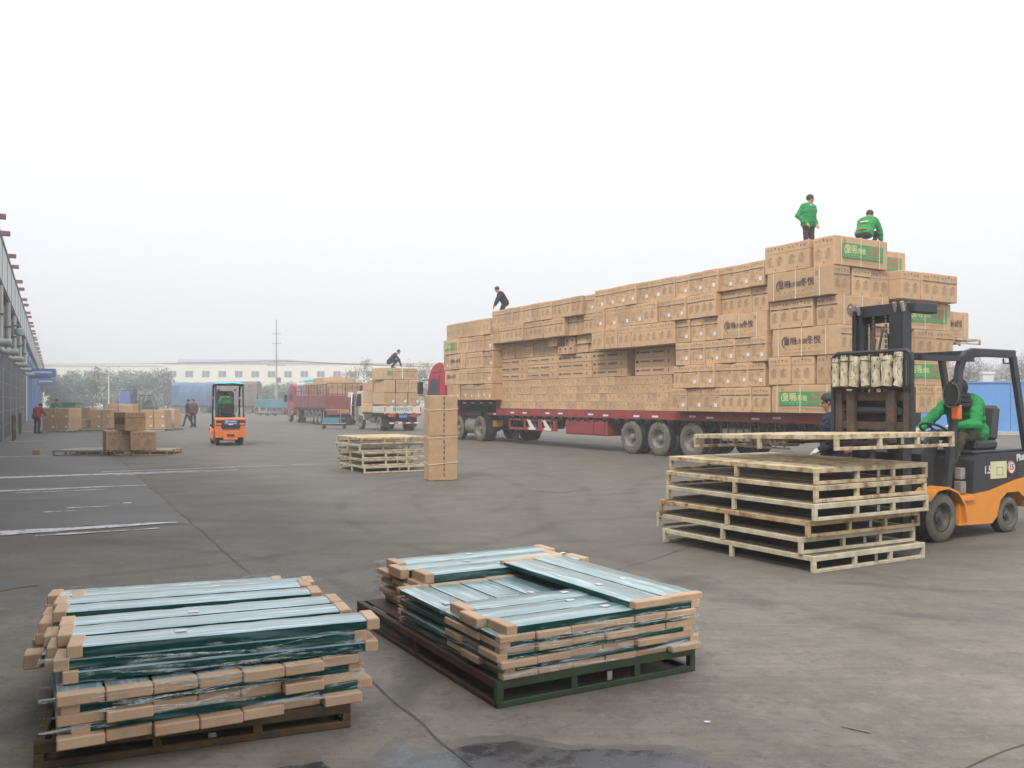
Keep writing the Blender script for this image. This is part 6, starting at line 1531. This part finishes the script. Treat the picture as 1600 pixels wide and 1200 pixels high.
MB().bb((-.02,-TWd,.84),(.05,0,.95)).build('rear_beam','chassis',wt)
pl = MB().bb((-.045,-1.32,.70),(-.02,-.86,.90)).build('number_plate','plate_blue',wt)
mb = MB(); mesh_into(mb,text_mesh('鲁N·W2573',.09,'white_paint'),plane_T((-.047,-1.09,.80),(0,-1,0),(0,0,1))); mb.build('lettering','white_paint',pl)
for k in range(7): MB().bb((-.06,-.3-k*.24-.24,.40),(-.0,-.3-k*.24,.47)).build('bumper_stripe','lamp_red' if k % 2 else 'white_paint',wt)
for y in (-.7,-1.45): MB().bb((.1,y-.05,.5),(5.1,y+.05,.9)).build('chassis_rail','chassis',wt)
for x in (1.0,4.05):
    for y, o_ in ((-.18,1),(-TWd+.18,-1)): wheel(wt,WSMALL,(x,y,.39),0,o_)
    if x < 2:
        for y, o_ in ((-.44,1),(-TWd+.44,-1)): wheel(wt,WSMALL,(x,y,.39),0,o_)
for y in (-.3,-TWd+.3): MB().bb((.45,y-.24,.22),(.48,y+.24,.78)).build('mud_flap','tyre',wt)
MB().prism([(3.62,.55),(3.62,2.1),(3.8,2.22),(4.7,2.2),(5.05,1.5),(5.12,.5),(4.5,.5),(4.4,.8),(3.75,.8)],1,-TWd+.12,-.12).build('cab','ivory_paint',wt,False,True)
MB().prism([(3.95,1.35),(3.95,2.05),(4.6,2.05),(4.88,1.35)],1,-.118,-.10).build('door_opening','black_plastic',wt)
MB().cyl((2.0,-.4,.6),(2.9,-.4,.6),.2,12).build('fuel_tank','tin',wt,True)
dr = MB(); dp = [(0,.62),(0,2.12),(.62,2.12),(.95,1.45),(.98,.85),(.55,.62)]
dr.prism(dp,1,0,.05); d_ = dr.build('door','ivory_paint',wt,False,True,loc=(4.95,.02,0),rz=R(95+57))
MB().prism([(.1,1.4),(.1,2.02),(.56,2.02),(.84,1.42)],1,.052,.06).prism([(.06,.7),(.06,1.34),(.88,1.34),(.88,.9),(.52,.7)],1,.052,.062).prism([(.1,1.4),(.1,2.02),(.56,2.02),(.84,1.42)],1,-.012,-.003).build('door_lining','black_plastic',d_)
MB().bb((5.0,.05,1.85),(5.12,.30,2.15)).build('mirror','white_paint',wt)
GW = 'cartons loaded on the small ivory truck'
def wcart(x0, x1, y0, y1, z, h, lab, prn=None, stick=False, green=False, mk='cardboard'):
    """rear face at x0 looking back"""
    w = abs(y1-y0); o = link('carton', carton_body(w-.015,h-.006,x1-x0,h*.68 if prn == 'lid' else None,.008,.012,mk)); tag(o,lab,'carton',GW)
    T = Matrix.Translation(wt.location) @ Matrix.Rotation(WA,4,'Z'); p = T @ Vector((x0,(y0+y1)/2,z)); o.location = p; o.rotation_euler = (0,0,WA-math.pi/2+random.uniform(-.02,.02))
    if stick: MB().bb((w*.2,-.02,h*.18),(w*.38,-.013,h*.38)).build('sticker','sticker_white',o)
    if green: MB().bb((-w*.02,-.02,h*.35),(w*.36,-.014,h*.75)).build('green_label','label_green',o)
    if prn in PRN:
        p_ = link('print',PRN[prn][0],o); p_.scale = (w/.6,1,h/.64)
for i, (a, b) in enumerate(((-.02,-.62),(-.66,-1.36),(-1.4,-2.1))): wcart(.06,.9,a,b,1.01,.42,'low carton behind the ivory tailboard, %s' % ('left','middle','right')[i])
for i, (a, b) in enumerate(((.05,-.68),(-.7,-1.37),(-1.42,-2.08))): wcart(.02,1.6,a,b,1.435,.66,'stickered carton just above the ivory tailboard, %s' % ('left','middle','right')[i],'N',True)
for i, (a, b) in enumerate(((.02,-.64),(-.70,-1.42),(-1.43,-2.10))): wcart(.0,1.6,a,b,2.10,.68,'carton in the third layer of the ivory truck load, %s' % ('left','middle','right')[i],'B' if i else None)
for i, (a, b, g) in enumerate(((.12,-.50,True),(-.52,-1.0,False),(-1.12,-1.95,False))): wcart(.0,1.5,a,b,2.79,.64,'carton in the top layer of the ivory truck load, %s' % ('with green label','next to the white gap','at right')[i],None if g else 'B',False,g)
for i, (x, y0, z, h) in enumerate(((1.65,.10,1.01,.5),(2.45,.08,1.01,.5),(1.65,.10,1.52,.66),(2.5,.05,1.52,.66),(1.7,.08,2.19,.62),(2.45,.06,2.19,.5))):
    wcart(x,x+.75,y0,y0-1.6,z,h,'carton along the left side of the ivory truck, %s' % ('bottom rear','bottom front','second layer rear','second layer front','top rear','top front')[i],'N')
T_ = Matrix.Translation(wt.location) @ Matrix.Rotation(WA,4,'Z')
sp_ = T_ @ Vector((.7,-.75,3.432))
person('person in dark clothes squatting on top of the ivory truck load', sp_, R(5), SQUAT, 'jacket_navy','trousers_black', voxel=.02)
mb = MB(); tag(MB().bb((-.05,-.3,0),(.05,.3,.62),ch=.04).build('wrapped_roll','white_paint',None,False,loc=T_ @ Vector((.05,-1.06,2.80)),rz=WA),'white wrapped piece wedged between the top cartons of the ivory truck','packing')
bpy.data.objects['wrapped_roll'].scale = (1,.13,.95)

# ------------------------------------------------------------------ trolley, carts, far vehicles
tr = thing('platform_trolley', 'grey steel platform trolley with tube handle on the yard', 'trolley', (at(522,52),52,0), R(8))
MB().bb((-.68,-.38,.28),(.68,.38,.34),ch=.01).build('platform','tin',tr)
MB().bb((-.66,-.36,.34),(.30,-.34,.66)).bb((-.66,-.36,.34),(-.63,.36,.66)).build('side_panel','teal_paint',tr)
MB().tube([(-.62,.34,.34),(-.62,.34,1.02),(-.54,.34,1.10),(.28,.34,1.10),(.36,.34,1.02),(.36,.34,.34)],.026,6).build('handle','tin',tr,True)
for k in range(4): MB().bb((.34+k*.1,-.37,.34),(.36+k*.1,-.35,.62)).build('rail_bar','chassis',tr)
MB().bb((.3,-.37,.6),(.68,-.34,.64)).build('rail','tin',tr)
for x in (-.58,.58):
    for y in (-.3,.3):
        MB().lathe([(0,-.02),(.09,-.025),(.10,0),(.09,.025),(0,.02)],12,c=(x,y,.10)).build('caster','tyre',tr,True); MB().bb((x-.03,y-.04,.1),(x+.03,y+.04,.28)).build('caster_fork','chassis',tr)
for i,(px,Y,w) in enumerate(((412,98,1.0),(424,94,1.1))):
    c_ = thing('flat_cart', ('low flat cart with planks, far off','second low flat cart, paler, far off')[i], 'cart', (at(px,Y),Y,0), R(10), 'flat carts far across the yard')
    MB().bb((-w/2,-.4,.35),(w/2,.4,.45)).build('platform',('pine_board','tin')[i],c_); MB().bb((-w/2,-.4,.45),(-w/2+.06,.4,.9)).build('end_board',('pine_board','tin')[i],c_)
    for x in (-w*.36,w*.36): MB().lathe([(0,-.3),(.14,-.32),(.16,0),(.14,.32),(0,.3)],10,c=(x,0,.17)).build('caster','tyre',c_)
def tarp_truck(label, px0, px1, Y, ztop, mk, seed, cabmk):
    w = at(px1,Y)-at(px0,Y); t = thing('covered_truck', label, 'truck', (at(px0,Y),Y,0))
    MB().bb((0,0,.75),(w,2.4,1.1)).build('chassis','chassis',t)
    vs=[]; fs=[]; nx, nz = 16, 8; ring=[]
    for i in range(nx+1):
        x = w*i/nx
        prof = [(0,1.0),(-.05,1.9),(.0,ztop-.35),(.25,ztop-.05),(1.2,ztop+.1),(2.15,ztop-.05),(2.4,ztop-.35),(2.4,1.0)]
        for y,z in prof:
            d = noise.noise(Vector((x*.9,y*1.3,z*.8+seed)))*.12; vs.append((x,y+d*(1 if y>1.2 else -1)*.5,z+d*(z>1.2)))
    m_ = 8
    for i in range(nx):
        for k in range(m_-1): fs.append((i*m_+k,(i+1)*m_+k,(i+1)*m_+k+1,i*m_+k+1))
    fs += [tuple(range(m_)),tuple(nx*m_+k for k in range(m_))[::-1]]
    MB().add(vs,fs).build('tarpaulin',mk,t,True)
    mb = MB()
    for i in range(5):
        x = w*(i+.5)/5; mb.beam((x-.3,-.1,1.0),(x+.2,-.12,ztop-.3),.03,.03)
    mb.build('rope','flashing',t)
    for x in (.15*w,.3*w,.8*w):
        for y, o_ in ((.14,-1),(2.26,1)): wheel(t,WFAR,(x,y,.515),0,o_)
    cb = MB().prism([(w+.2,.5),(w+.2,2.6),(w+1.6,2.6),(w+1.95,1.6),(w+2.0,.5)],1,.05,2.35).build('cab',cabmk,t,False,True)
    MB().prism([(w+.7,1.6),(w+.7,2.4),(w+1.45,2.4),(w+1.7,1.6)],1,.04,.05).build('side_window','glass',t)
    return t
tarp_truck('truck under a bright blue tarpaulin in the hazy distance', 268, 331, 118, 4.0, 'tarp_blue', 3, 'tarp_blue')
tarp_truck('truck piled under a grey-brown tarpaulin behind the near orange forklift', 337, 401, 116, 4.1, 'tarp_brown', 8, 'tarp_brown')
for i,(px0,px1,Y) in enumerate(((398,418,106),(414,446,104))):
    w = at(px1,Y)-at(px0,Y); t = thing('tipper_truck', ('teal tipper body behind, at left','teal tipper truck beside the red lorry cab')[i], 'truck', (at(px0,Y),Y,0), R(-4), 'teal tipper trucks in the haze')
    MB().bb((0,0,.8),(w,2.3,1.85),ch=.03).build('tipper_body','teal_paint',t)
    for k in range(9): MB().bb((.1+k*w/9,-.05,.85),(.16+k*w/9,0,1.8)).build('body_rib','teal_paint',t)
    MB().bb((0,.1,.4),(w,2.2,.8)).build('chassis','chassis',t)
    for x in (.2*w,.75*w):
        for y, o_ in ((.14,-1),(2.16,1)): wheel(t,WFAR,(x,y,.515),0,o_)
t = thing('green_bin', 'green lidded bin standing behind the far cartons', 'bin', (at(111,62),62,0))
MB().bb((-.5,-.4,.15),(.5,.4,1.45),ch=.04).build('body','bin_green',t); MB().bb((-.54,-.44,1.46),(.54,.44,1.54),ch=.02).build('lid','bin_green',t)
for x in (-.4,.4): MB().lathe([(0,-.05),(.1,-.05),(.1,.05),(0,.05)],10,c=(x,-.38,.1)).build('caster','tyre',t)
# bits lying about
def bit(nm, x, y, d, mk, rz, lab, cat): tag(MB().box((0,0,d[2]/2),d,0,None,min(d)*.2).build(nm,mk,None,False,loc=(x,y,.002),rz=rz),lab,cat)
bit('stick', 1.72, 4.44, (.14,.007,.007), 'grey_board', R(-38), 'thin wooden stick lying on the paving at lower right', 'stick')
bit('paper_scrap', -6.2, 14.3, (.12,.05,.006), 'sticker_white', R(20), 'white scrap of paper on the apron', 'litter')
bit('paper_scrap', .55, 9.6, (.06,.04,.005), 'sticker_white', R(50), 'tiny white scrap behind the centre pallet', 'litter')
bit('paper_scrap', 1.0, 4.55, (.03,.02,.004), 'sticker_white', R(10), 'tiny white scrap on the paving at lower centre', 'litter')
bit('wood_offcut', -4.0, 23.0, (.22,.06,.03), 'grey_board', R(10), 'dark wood offcut on the yard beyond the white streaks', 'litter')
